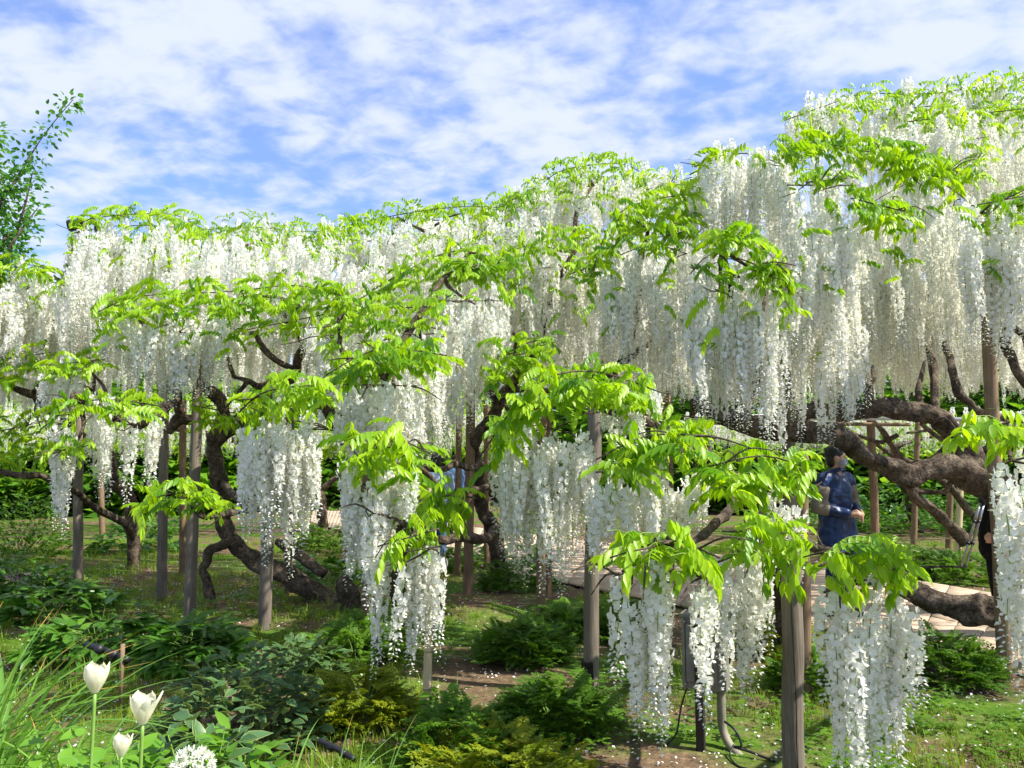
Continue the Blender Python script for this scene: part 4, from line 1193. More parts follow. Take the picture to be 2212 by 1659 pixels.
LEAFKINDS = {
 'fern': ([fern_leaf(0.17, i) for i in range(4)], [M_FERN]),
 'gold': ([fern_leaf(0.17, 20 + i) for i in range(4)], [M_GOLD]),
 'peony': ([palmate_leaf(0.26, 0.030, i) for i in range(3)], [M_PEONY, M_RACHIS]),
 'sage': ([edged_leaf(0.105, 0.026), edged_leaf(0.13, 0.030), edged_leaf(0.085, 0.024)], [M_SAGE, M_EDGE]),
 'bright': ([simple_leaf(0.12, 0.018), simple_leaf(0.15, 0.022), simple_leaf(0.10, 0.026)], [M_BRIGHT]),
 'mint': ([simple_leaf(0.085, 0.026), simple_leaf(0.07, 0.024)], [M_BRIGHT]),
 'hedge': ([simple_leaf(0.10, 0.028), simple_leaf(0.08, 0.024)], [M_PEONY]),
 'farpale': ([(lambda q: (add_leaflet(q, Vector((0, 0, 0)), Vector((1, 0, 0)), Vector((0, 0, 1)), 0.13, 0.032, 0, .25, .25, False), q)[1])(T())], [M_BRIGHT]),
 'fardark': ([(lambda q: (add_leaflet(q, Vector((0, 0, 0)), Vector((1, 0, 0)), Vector((0, 0, 1)), 0.11, 0.036, 0, .25, .25, False), q)[1])(T())], [M_PEONY]),
 'olive': ([simple_leaf(0.085, 0.015), simple_leaf(0.07, 0.014)], [M_FERN]),
}
KIND_ME = {k: [tmesh('leaf', t_, ms, False, tn) for t_ in ts_ for tn in (0.0, 0.2)] for k, (ts_, ms) in LEAFKINDS.items()}
def bush(name, label, cat, p, r, h, kind, n, parts=0, group=None, lift=0.25, tilt=0.5, size=(0.8, 1.2), seed=None, part='leaf'):
    rs = random.Random(seed if seed is not None else rg.random())
    root = thing(name, label, cat, p, group)
    obj('stems', tmesh('stems', stems(9, r, h, rs, None), [M_RACHIS], True), root)
    ms = dome_mats(n, r, h, rs, lift, tilt, size)
    ms.sort(key=lambda M: M.translation.y - 0.6 * M.translation.z)      # those that show come first
    for M in ms[:parts]:
        o = bpy.data.objects.new(part, KIND_ME[kind][rs.randrange(len(KIND_ME[kind]))]); COL.objects.link(o); o.parent = root; o.matrix_local = M
    rest = ms[parts:]
    if rest:
        ts_, mats = LEAFKINDS[kind]
        f = obj('foliage', merged('foliage', ts_, [rs.randrange(len(ts_)) for _ in rest], rest, mats, False, [rs.uniform(0, .3) for _ in rest]), root)
        tag(f, kind='stuff')
    return root
def gpz(px, py):
    p = gp(px, py)
    p.z = ground_z(p.x, p.y) - 0.01
    return p
def onbank(px, py, d):
    p = at(px, py, d); p.z = ground_z(p.x, p.y) - 0.01
    return p
FERNS = 'fern-leaved bushes on the lawn'
bush('fern_bush', 'broad dark fern-leaved bush between bamboo cane and charred post', 'bush', gpz(1130, 1425), 0.34, 0.24, 'fern', 330, 150, FERNS, seed=1)
bush('fern_bush', 'fern-leaved bush at the foot of the charred post', 'bush', gpz(1205, 1580), 0.30, 0.25, 'fern', 260, 150, FERNS, seed=2)
bush('fern_bush', 'fern-leaved bush on the edge of the paving beside the lashed post', 'bush', gpz(2045, 1472), 0.34, 0.27, 'fern', 260, 150, FERNS, seed=3)
bush('fern_bush', 'small fern-leaved bush behind the charred post, by the paving', 'bush', gpz(1330, 1370), 0.36, 0.30, 'fern', 220, 0, FERNS, seed=4)
bush('fern_bush', 'fern-leaved bush next to the wet-based post', 'bush', gpz(1115, 1270), 0.42, 0.34, 'fern', 220, 0, FERNS, seed=5)
bush('fern_bush', 'low fern-leaved bush in front of the wet-based post', 'bush', gpz(1225, 1365), 0.34, 0.22, 'fern', 200, 0, FERNS, seed=6)
bush('fern_bush', 'dark fern-leaved bush behind the golden bush', 'bush', gpz(770, 1430), 0.36, 0.26, 'fern', 260, 0, FERNS, seed=7)
bush('fern_bush', 'fern-leaved bush under the twin hanging flower tails', 'bush', gpz(800, 1390), 0.34, 0.22, 'fern', 200, 0, FERNS, seed=8)
bush('fern_bush', 'fern-leaved bush behind the thick split post', 'bush', gpz(1765, 1500), 0.26, 0.24, 'fern', 160, 0, FERNS, seed=9)
bush('fern_bush', 'fern-leaved bush beyond the dark low limb, by the rope fence', 'bush', gpz(1985, 1240), 0.55, 0.36, 'fern', 260, 0, FERNS, seed=10)
bush('fern_bush', 'fern-leaved bush farther along the rope fence, under the tripod', 'bush', gpz(2075, 1252), 0.55, 0.34, 'fern', 260, 0, FERNS, seed=11)
bush('fern_bush', 'small fern-leaved bush beside the stout tan post', 'bush', gpz(975, 1232), 0.36, 0.30, 'fern', 180, 0, FERNS, seed=12)
bush('fern_bush', 'fern-leaved bush by the paving beyond the flower curtain', 'bush', gpz(700, 1190), 0.55, 0.42, 'fern', 220, 0, FERNS, seed=13)
bush('golden_bush', 'yellow-green lacy bush beside the variegated shrub', 'bush', gpz(775, 1565), 0.27, 0.27, 'gold', 230, 150, seed=14)
bush('golden_bush', 'low yellow-green lacy plant spreading along the bottom of the lawn', 'bush', gpz(1080, 1690), 0.40, 0.14, 'gold', 190, 150, seed=15)
bush('fern_bush', 'bright fern-leaved clump by the foot of the bamboo cane', 'bush', gpz(985, 1640), 0.24, 0.20, 'fern', 190, 150, FERNS, seed=16)
bush('golden_bush', 'small golden clump behind the thick split post', 'bush', gpz(1690, 1420), 0.22, 0.28, 'gold', 120, 0, seed=17)
bush('weed_clump', 'small bright green weeds near the bamboo cane', 'weed', gpz(960, 1600), 0.16, 0.30, 'mint', 90, 90, seed=18)
bush('variegated_shrub', 'big blue-green shrub with cream-edged leaves at the front', 'shrub', gpz(520, 1610), 0.46, 0.48, 'sage', 900, 300, seed=19, lift=0.45, tilt=0.6, size=(0.65, 1.0))
bush('variegated_shrub', 'smaller cream-edged shrub merging into the big one, below the grey post', 'shrub', gpz(640, 1470), 0.36, 0.28, 'sage', 380, 150, seed=20, lift=0.45, tilt=0.6, size=(0.65, 1.0))
PE = 'dark peony clumps in the bed'
for k, (px, py, r_, h_, n_, lb) in enumerate([
   (215, 1420, 0.40, 0.27, 130, 'dark peony clump behind the tall tulip'), (120, 1330, 0.46, 0.26, 130, 'dark peony clump at the foot of the grey post by the arching blades'),
(410, 1440, 0.30, 0.24, 102, 'blue-grey peony clump below the cracked post'),
   (40, 1290, 0.5, 0.4, 110, 'peony clump beside the purple flowers'),
   (300, 1190, 0.7, 0.5, 110, 'peony clump at the slim far trunk'), (330, 1150, 0.7, 0.5, 90, 'farther peony clump beyond the slim trunk'), (690, 1255, 0.4, 0.3, 60, 'peony clump sprouting from the fallen trunk'), (1100, 1215, 0.5, 0.4, 60, 'peony clump on the rim of the paving')]):
    bush('peony_clump', lb, 'peony', gpz(px, py), r_, h_, 'peony', n_, n_ if n_ > 100 else 0, PE, seed=40 + k, size=(0.75, 1.15))
bush('leafy_shrub', 'upright narrow-leaved shrub at the left edge beneath the bare branch', 'shrub', gpz(55, 1205), 0.66, 1.05, 'olive', 1300, 0, seed=60, lift=0.5, tilt=0.6, size=(1.0, 1.6))
bush('leafy_shrub', 'fresh green shrub low at the left edge', 'shrub', gpz(-10, 1280), 0.50, 0.55, 'hedge', 420, 0, seed=61)
HB = 'peony beds and hedges beyond the path'
for k, (px, py, r_, h_, lb) in enumerate([
   (1930, 1150, 1.3, 1.05, 'glossy dark green peony bed beside the person in the navy coat'), (2060, 1140, 1.3, 0.95, 'glossy dark peony bed behind the white plant label'),
   (1800, 1140, 1.3, 0.9, 'dark hedge clump behind the person in the navy coat'), (2200, 1150, 1.4, 1.0, 'dark hedge clump behind the lashed post'),
   (1550, 1090, 1.6, 1.2, 'hedge clump beyond the junction box and far paving'), (1350, 1085, 1.7, 1.1, 'hedge clump across the paving behind the central curtain')]):
    bush('hedge_clump', lb, 'hedge', gpz(px, py), r_, h_, 'hedge', 900, 0, HB, seed=70 + k, lift=0.5, size=(1.2, 2.0))
for k, (px, d_, r_, h_) in enumerate([(-100, 24, 3.2, 4.6), (150, 26, 3.4, 4.4), (400, 27, 3.2, 4.8), (640, 29, 3.4, 4.4), (900, 32, 3.6, 5.0), (1150, 33, 3.6, 5.2), (1400, 30, 3.6, 5.0), (1650, 27, 3.4, 4.6), (1900, 26, 3.4, 4.6), (2120, 25, 3.4, 4.4), (2350, 24, 3.6, 4.8), (-350, 22, 3.2, 4.2)]):
    p = at(px, 994, d_); p.z = 0
    LB = ['row of far garden shrubs, pale green with loose leaves', 'far round garden shrub in dense dark green']
    bush('garden_shrub', ['loose pale green garden shrub closing the far end of the garden', 'dense dark green garden shrub closing the far end of the garden'][k % 2], 'shrub', p, r_ * 1.15, h_ * 1.15, ['farpale', 'fardark'][k % 2], 6500, 0, 'far garden shrubs', seed=90 + k, lift=0.3, size=(3.0, 5.2))

# lawn grass, clover and fallen petals: nobody could count them
def scatter(n, y0, y1, rs, spread=0.62, power=1.6):
    out = []
    while len(out) < n:
        y = y0 + (y1 - y0) * rs.random() ** power
        x = rs.uniform(-1, 1) * (spread * y + 0.8)
        if y > 4.5 and in_path(x, y): continue
        out.append((x, y))
    return out
def tuft(seed, nb, h, w):
    rs = random.Random(seed); t = T()
    for i in range(nb):
        a = rs.uniform(0, 6.28); l = h * rs.uniform(0.5, 1.2); o = Vector((rs.uniform(-.03, .03), rs.uniform(-.03, .03), 0))
        b = Vector((math.cos(a), math.sin(a), 0)); s_ = Vector((-b.y, b.x, 0)) * w
        k = rs.uniform(0.2, 0.8)
        t.add([o - s_, o + s_, o + b * l * k * 0.4 + Vector((0, 0, l * 0.65)) + s_ * 0.6, o + b * l * k + Vector((0, 0, l)), o + b * l * k * 0.4 + Vector((0, 0, l * 0.65)) - s_ * 0.6], [(0, 1, 2, 4), (4, 2, 3)])
    return t
rs = random.Random(8)
TUFTS = [tuft(i, 9, 0.055, 0.0022) for i in range(4)] + [tuft(10 + i, 8, 0.11, 0.003) for i in range(2)]
ms, pk, tn = [], [], []
for x, y in scatter(14500, 3.2, 16, rs):
    g_ = mnoise.noise(Vector((x * 0.8, y * 0.8, 1.7))) + 0.35 * mnoise.noise(Vector((x * 2.6, y * 2.6, 4.0)))
    if g_ < -0.12 + rs.uniform(-.1, .15) + (0.22 if x > -0.6 else -0.2): continue
    ms.append(mtx((x, y, ground_z(x, y) - 0.005), (0, 0, rs.uniform(0, 6.28)), rs.uniform(0.6, 1.25) * (1 + 0.05 * max(0, y - 5)))); pk.append(rs.randrange(4) if rs.random() < 0.85 else 4 + rs.randrange(2)); tn.append(rs.uniform(0, .35))
tag(obj('lawn_grass', merged('lawn_grass', TUFTS, pk, ms, [M_GRASS], False, tn)), 'short patchy lawn grass under the wisteria', 'grass', None, 'stuff')
def clover(seed):
    rs = random.Random(seed); t = T()
    for i in range(6):
        a = rs.uniform(0, 6.28); l = rs.uniform(0.02, 0.05)
        p = Vector((rs.uniform(-.05, .05), rs.uniform(-.05, .05), rs.uniform(0.015, 0.07)))
        for k in range(3):
            add_leaflet(t, p, Vector((math.cos(a + k * 2.1), math.sin(a + k * 2.1), rs.uniform(-.2, .3))), Vector((0, 0, 1)), 0.022, 0.009, 0, 0.1, 0.1, False)
    return t
CL = [clover(i) for i in range(4)]
ms, pk, tn = [], [], []
for x, y in scatter(3600, 3.2, 13, rs):
    if mnoise.noise(Vector((x * 0.7, y * 0.7, 7.7))) < (0.10 if x > -0.4 else -0.05) + rs.uniform(-.15, .15): continue
    ms.append(mtx((x, y, ground_z(x, y)), (0, 0, rs.uniform(0, 6.28)), rs.uniform(0.8, 1.5))); pk.append(rs.randrange(4)); tn.append(rs.uniform(0, .3))
tag(obj('clover', merged('clover', CL, pk, ms, [M_FERN], False, tn)), 'clover and small weeds among the lawn grass', 'ground cover', None, 'stuff')
PT = T(); PT.add([(-.011, 0, 0), (0, -.008, .003), (.011, 0, .002), (0, .009, .004)], [(0, 1, 2, 3)])
ms = []
for x, y in scatter(6500, 3.3, 13, rs, power=1.3):
    ms.append(mtx((x, y, ground_z(x, y) + rs.uniform(0.008, 0.03)), (rs.uniform(-.6, .6), rs.uniform(-.6, .6), rs.uniform(0, 6.28)), rs.uniform(0.6, 1.2)))
tag(obj('fallen_petals', merged('fallen_petals', [PT], [0] * len(ms), ms, [M_PETAL])), 'white fallen petals strewn over soil and grass', 'petals', None, 'stuff')

# ---------------------------------------------------------------- flower bed in the left foreground
def blade(seed, L, w, arch):
    rs = random.Random(seed); t = T(); n = 9
    prev = None
    for i in range(n + 1):
        u = i / n
        p = Vector((L * (0.25 * u + arch * 0.62 * u * u), 0, L * (u - arch * 0.62 * u ** 2.1)))
        ww = w * (1 - u ** 3) * (0.7 + 0.3 * math.sin(min(1, u * 3) * 1.57)) + 0.0006
        a, b, c = p + Vector((0, ww, ww * 0.5)), p, p + Vector((0, -ww, ww * 0.5))
        k = len(t.v); t.v += [tuple(a), tuple(b), tuple(c)]
        if prev is not None:
            mi = 1 if u > 0.93 and seed % 3 == 0 else 0
            for f in ((prev, prev + 1, k + 1, k), (prev + 1, prev + 2, k + 2, k + 1)):
                t.f += [(f[0], f[1], f[2]), (f[0], f[2], f[3])]; t.m += [mi, mi]
        prev = k
    return t
M_TIP = leafy('orange_blade_tip', (0.45, 0.26, 0.05), (0.55, 0.34, 0.08), (1.3, 1.2, 0.8), 0.35)
BLADES = [tmesh('blade', blade(i, 0.75, 0.0055 + 0.001 * (i % 4), 0.35 + 0.16 * (i % 6)), [M_BLADE, M_TIP], True, tn) for i in range(9) for tn in (0.0, 0.25)]
def blade_clump(name, label, cat, p, n, r, scale, bias=None, group=None, seed=0):
    rs = random.Random(seed)
    root = thing(name, label, cat, p, group)
    for i in range(n):
        az = rs.uniform(0, 6.28) if bias is None or rs.random() < 0.45 else bias + rs.gauss(0, 0.5)
        o = bpy.data.objects.new('blade', BLADES[rs.randrange(len(BLADES))]); COL.objects.link(o); o.parent = root
        o.matrix_local = mtx((rs.uniform(-r, r), rs.uniform(-r, r), -0.02), (rs.uniform(-.2, .2), rs.uniform(-.25, .25), az), rs.uniform(*scale))
    return root
blade_clump('daffodil_clump', 'tall arching daffodil leaves with orange tips at the left edge', 'daffodil leaves', onbank(-70, 1500, 2.3), 150, 0.15, (0.55, 1.0), 0.1, seed=1)
blade_clump('daffodil_clump', 'loose daffodil leaves around the tulip stems', 'daffodil leaves', onbank(90, 1560, 2.15), 45, 0.14, (0.4, 0.7), 0.3, seed=2)
blade_clump('iris_clump', 'upright grey-green blades in front of the variegated shrub', 'iris leaves', onbank(640, 1640, 2.7), 22, 0.07, (0.5, 0.85), seed=3)
blade_clump('iris_clump', 'spreading green blades beside the lower drip pipe', 'iris leaves', onbank(760, 1660, 2.75), 26, 0.10, (0.4, 0.7), seed=4)

def tulip(px, py, d, s, label, openness, seed):
    """white tulip with its stem planted in the bed and two leaves"""
    head = at(px, py, d)
    rs = random.Random(seed)
    bx, by = head.x - 0.012, head.y - 0.01
    base = Vector((bx, by, ground_z(bx, by) - 0.01))
    root = thing('tulip', label, 'tulip', base, 'white tulips in the front bed')
    h = head - base
    t = T(); add_tube(t, [Vector((0, 0, 0)), h * 0.5 + Vector((0.006, 0, 0)), h], [0.0042, 0.004, 0.0042], 8, 5); obj('stem', tmesh('stem', t, [M_RACHIS], True), root)
    for k in range(6):
        a = k * math.pi / 3 + 0.3; inner = k % 2
        L, W = (0.064 if inner else 0.068) * s, 0.023 * s
        t = T(); n = 8; m_ = 5; grid = []
        for i in range(n + 1):
            u = i / n
            rad = s * (0.008 + 0.0215 * math.sin(min(u * 1.25, 1) * 1.57) - (0.006 - openness * 0.030 * (1.0 if k in (0, 5) else 0.45)) * max(0, u - 0.55) / 0.45 ) - (0.002 if inner else 0)
            wd = W * 1.12 * min(1.0, 0.4 + u * 1.9) * math.sqrt(max(0.0, 1 - u ** 4.5)) * (1 - 0.12 * u)
            row = []
            for j in range(m_):
                q = (j / (m_ - 1) - 0.5) * 2
                aa = a + q * wd / max(rad, 0.012 * s)
                rr = rad - 0.0015 * s * q * q
                row.append(Vector((rr * math.cos(aa), rr * math.sin(aa), u * L + (0.004 * s * math.sin(q * 5 + k) * u))) + h)
            grid.append(row)
        vsx = [v for row in grid for v in row]
        t.add(vsx, [(i * m_ + j, i * m_ + j + 1, (i + 1) * m_ + j + 1, (i + 1) * m_ + j) for i in range(n) for j in range(m_ - 1)])
        obj('petal', tmesh('petal', t, [M_TULIP], True), root)
    for k in range(2):
        t = T(); add_leaflet(t, Vector((0, 0, 0.02)), Vector((math.cos(k * 2.6 + seed), math.sin(k * 2.6 + seed), 1.6)), Vector((math.cos(k * 2.6 + seed), math.sin(k * 2.6 + seed), -0.4)), 0.26 * s, 0.028 * s, 0, 0.4, -0.25)
        obj('leaf', tmesh('leaf', t, [M_BRIGHT], False), root)
tulip(205, 1496, 1.95, 0.98, 'tall cup-shaped white tulip with one petal bent out', 0.25, 1)
tulip(308, 1564, 1.85, 0.98, 'open white tulip with flaring petals beside the variegated shrub', 0.6, 2)
tulip(262, 1634, 1.95, 0.72, 'small short white tulip between the two larger tulips', 0.35, 3)

# allium ball of narrow petals
ac = at(415, 1662, 1.75)
ab = Vector((ac.x, ac.y, ground_z(ac.x, ac.y) - 0.01))
al = thing('allium', 'round white allium head low in the front bed', 'allium', ab)
t = T(); add_tube(t, [Vector((0, 0, 0)), (ac - ab) * 0.6, ac - ab], [0.005, 0.005, 0.005], 8, 3); obj('stem', tmesh('stem', t, [M_RACHIS], True), al)
t = T(); rs = random.Random(6)
for i in range(150):
    z_ = rs.uniform(-0.8, 1); a = rs.uniform(0, 6.28); q = math.sqrt(1 - z_ * z_)
    d_ = Vector((q * math.cos(a), q * math.sin(a), z_))
    p = ac - ab + d_ * 0.038
    for k in range(5):
        sd = Vector((rs.uniform(-1, 1), rs.uniform(-1, 1), rs.uniform(-1, 1)))
        add_leaflet(t, p, d_ * 0.9 + sd * 0.8, d_, 0.014, 0.0022, 0, 0.1, 0.0, False)
obj('flower_head', tmesh('flower_head', t, [M_ALLIUM]), al)

BED = 'bright leafy plants in the front bed'
for k, (px, py, d_, r_, h_, kind, n_, lb) in enumerate([
   (520, 1640, 2.35, 0.12, 0.24, 'bright', 110, 'bright lance-leaved lily stem in front of the variegated shrub'),
   (330, 1650, 2.05, 0.26, 0.27, 'mint', 200, 'bright mint-like leaves around the open tulip'),
   (60, 1640, 1.85, 0.26, 0.27, 'mint', 200, 'bright mint-like leaves at the bottom left corner'),
   (190, 1650, 2.1, 0.24, 0.27, 'mint', 180, 'bright mint-like leaves below the tall tulip'),
   (440, 1640, 2.3, 0.18, 0.28, 'sage', 110, 'cream-edged leaves beside the allium head'),
   (40, 1450, 2.6, 0.30, 0.30, 'mint', 190, 'bright leafy clump behind the arching daffodil leaves'),
   (220, 1560, 2.7, 0.28, 0.26, 'mint', 170, 'leafy clump on the earth behind the tall tulip'),
   (340, 1590, 2.9, 0.22, 0.18, 'mint', 110, 'leafy clump between the open tulip and the shrub'),
   (840, 1650, 2.9, 0.18, 0.26, 'bright', 80, 'spreading lance-leaved plant with a closed bud by the lower pipe')]):
    bush('bed_plant', lb, 'plant', onbank(px, py, d_), r_, h_, kind, int(n_ * 1.45), min(300, int(n_ * 1.45)), BED, seed=120 + k, lift=0.5 if kind == 'bright' else 0.3, size=(0.5, 0.8))

# purple flowers at the left edge, red flowers far right
def flower_patch(name, label, p, r, h, n, m_, s, seed):
    rs = random.Random(seed)
    root = thing(name, label, 'flowers', p)
    obj('stems', tmesh('stems', stems(14, r, h, rs, None, 0.003), [M_RACHIS], True), root)
    t = T()
    for i in range(n):
        a = rs.uniform(0, 6.28); k = r * rs.random() ** 0.5
        q = Vector((k * math.cos(a), k * math.sin(a), h * rs.uniform(0.7, 1.05)))
        for j in range(5):
            b = j * 1.257 + rs.random()
            add_leaflet(t, q, Vector((math.cos(b), math.sin(b), 0.35)), Vector((0, 0, 1)), 0.02 * s, 0.008 * s, 0, 0.1, 0.2, False)
    obj('blossoms', tmesh('blossoms', t, [m_]), root)
flower_patch('purple_flowers', 'small purple flower cluster at the left edge of the bed', gpz(8, 1300), 0.28, 0.30, 90, M_PURPLE, 1.2, 1)
flower_patch('red_flowers', 'red flowers far beyond the horizontal limbs', gpz(1995, 1090), 0.5, 0.75, 60, M_RED, 4.0, 2)

# ---------------------------------------------------------------- the tree at the left edge
def leafy_branch_tree():
    base = Vector((-7.9, 9.0, 0))
    root = thing('leafy_tree', 'dark green leafy tree reaching in from the left with one long branch', 'tree', base)
    t = T(); add_tube(t, [Vector((0, 0, -0.1)), Vector((0.1, 0, 1.5)), Vector((0.15, -.2, 3.0)), Vector((0.5, -.3, 4.3))], [.16, .13, .10, .05], 12, 6, 0, .12, 1, 3, 2)
    obj('trunk', tmesh('trunk', t, [M_BARK], True), root)
    limbs = [[(-60, 620), (0, 470), (60, 370), (110, 290), (172, 215)], [(-60, 640), (20, 560), (60, 470), (85, 370)], [(-80, 660), (-10, 600), (50, 510), (95, 450)], [(-120, 480), (-40, 400), (-10, 310), (12, 285)], [(-90, 650), (-20, 540), (10, 450), (30, 400)], [(-100, 620), (-30, 480), (5, 420), (20, 370)], [(-100, 680), (-20, 570), (20, 520), (45, 500)]]
    rs = random.Random(31)
    br = T(); ms, tn = [], []
    for li, lb in enumerate(limbs):
        P = [at(x - 14, y, 8.6 + rs.uniform(-.4, .4)) - base for x, y in lb]
        Q = [Vector((0.2, -.2, 2.6 + 0.2 * li))] + P
        add_tube(br, Q, [0.04, 0.03, 0.02, 0.014, 0.005][:len(Q)] + [0.004] * max(0, len(Q) - 5), 6, 6, 0, 0.1, 1, 3, li)
        C, _ = catmull(P, 10)
        for ci, c in enumerate(C):
            u = ci / len(C)
            for k in range(16 if u < 0.55 else 8):
                off = Vector((rs.gauss(0, 1), rs.gauss(0, 1), rs.gauss(0, 1))) * (0.15 - 0.10 * u)
                d_ = off.normalized() + Vector((0.2, 0, 0.1))
                ms.append(aim(c + off, d_, rs.uniform(-1, 1), rs.uniform(0.7, 1.2))); tn.append(rs.uniform(0, .35))
    obj('branches', tmesh('branches', br, [M_BARK], True), root)
    L = [simple_leaf(0.075, 0.022, 0.35, 0.3), simple_leaf(0.06, 0.020, 0.35, 0.3)]
    meL = [tmesh('leaf', t_, [M_TREE], False, q) for t_ in L for q in (0, .2)]
    order = sorted(range(len(ms)), key=lambda i: -ms[i].translation.x)
    for i in order[:300]:
        o = bpy.data.objects.new('leaf', meL[i % 4]); COL.objects.link(o); o.parent = root; o.matrix_local = ms[i]
    rest = order[300:]
    tag(obj('crown', merged('crown', L, [i % 2 for i in rest], [ms[i] for i in rest], [M_TREE], False, [tn[i] for i in rest]), root), kind='stuff')
leafy_branch_tree()

# ---------------------------------------------------------------- people
def ell(t, c, r, rot=None, n=10, m_=14):
    vsx = []
    for i in range(n + 1):
        a = math.pi * i / n
        for j in range(m_):
            b = 2 * math.pi * j / m_
            v = Vector((r[0] * math.sin(a) * math.cos(b), r[1] * math.sin(a) * math.sin(b), r[2] * math.cos(a)))
            vsx.append((rot @ v if rot is not None else v) + Vector(c))
    fs = []
    for i in range(n):
        for j in range(m_):
            p, q = i * m_ + j, i * m_ + (j + 1) % m_
            fs.append((p, p + m_, q + m_, q))
    t.add(vsx, fs)
def cap(t, p0, p1, r0, r1):
    p0, p1 = Vector(p0), Vector(p1); d = (p1 - p0).normalized()
    pts = [p0 - d * r0 * 0.98, p0 - d * r0 * 0.8, p0 - d * r0 * 0.4, p0, p0.lerp(p1, 0.5), p1, p1 + d * r1 * 0.4, p1 + d * r1 * 0.8, p1 + d * r1 * 0.98]
    add_tube(t, pts, [r0 * .2, r0 * .6, r0 * .92, r0, (r0 + r1) / 2, r1, r1 * .92, r1 * .6, r1 * .2], 12, 1)
def chain(t, pts, rad):
    for i in range(len(pts) - 1): cap(t, pts[i], pts[i + 1], rad[i], rad[i + 1])
VOX = 1.0
def solid(name, t, m_, parent, vox=0.009, sm=4):
    vox *= VOX
    o = obj(name, tmesh(name, t, [m_], True), parent)
    r_ = o.modifiers.new('remesh', 'REMESH'); r_.mode = 'VOXEL'; r_.voxel_size = vox; r_.use_smooth_shade = True
    s_ = o.modifiers.new('smooth', 'SMOOTH'); s_.factor = 0.5; s_.iterations = sm
    return o
def hand(t, wrist, d, up, side, curl=0.7):
    """palm, four fingers of unequal length, thumb off the side of the palm"""
    wrist, d, up, side = Vector(wrist), Vector(d).normalized(), Vector(up).normalized(), Vector(side).normalized()
    palm = wrist + d * 0.05
    cap(t, wrist, palm + d * 0.03, 0.024, 0.030); cap(t, palm - side * 0.018, palm + side * 0.018 + d * 0.02, 0.020, 0.020)
    for k, L in enumerate((0.072, 0.082, 0.076, 0.058)):
        b = palm + d * 0.035 + side * (0.030 - 0.020 * k)
        k1 = b + (d * math.cos(curl) - up * math.sin(curl)) * L * 0.5
        k2 = k1 + (d * math.cos(curl * 2.1) - up * math.sin(curl * 2.1)) * L * 0.5
        chain(t, [b, k1, k2], [0.0098, 0.009, 0.0075])
    b = wrist + d * 0.025 + side * 0.028
    k1 = b + (d * 0.7 + side * 0.55 - up * 0.25).normalized() * 0.042
    chain(t, [b, k1, k1 + (d * 0.9 - side * 0.1 - up * 0.4).normalized() * 0.032], [0.012, 0.010, 0.008])
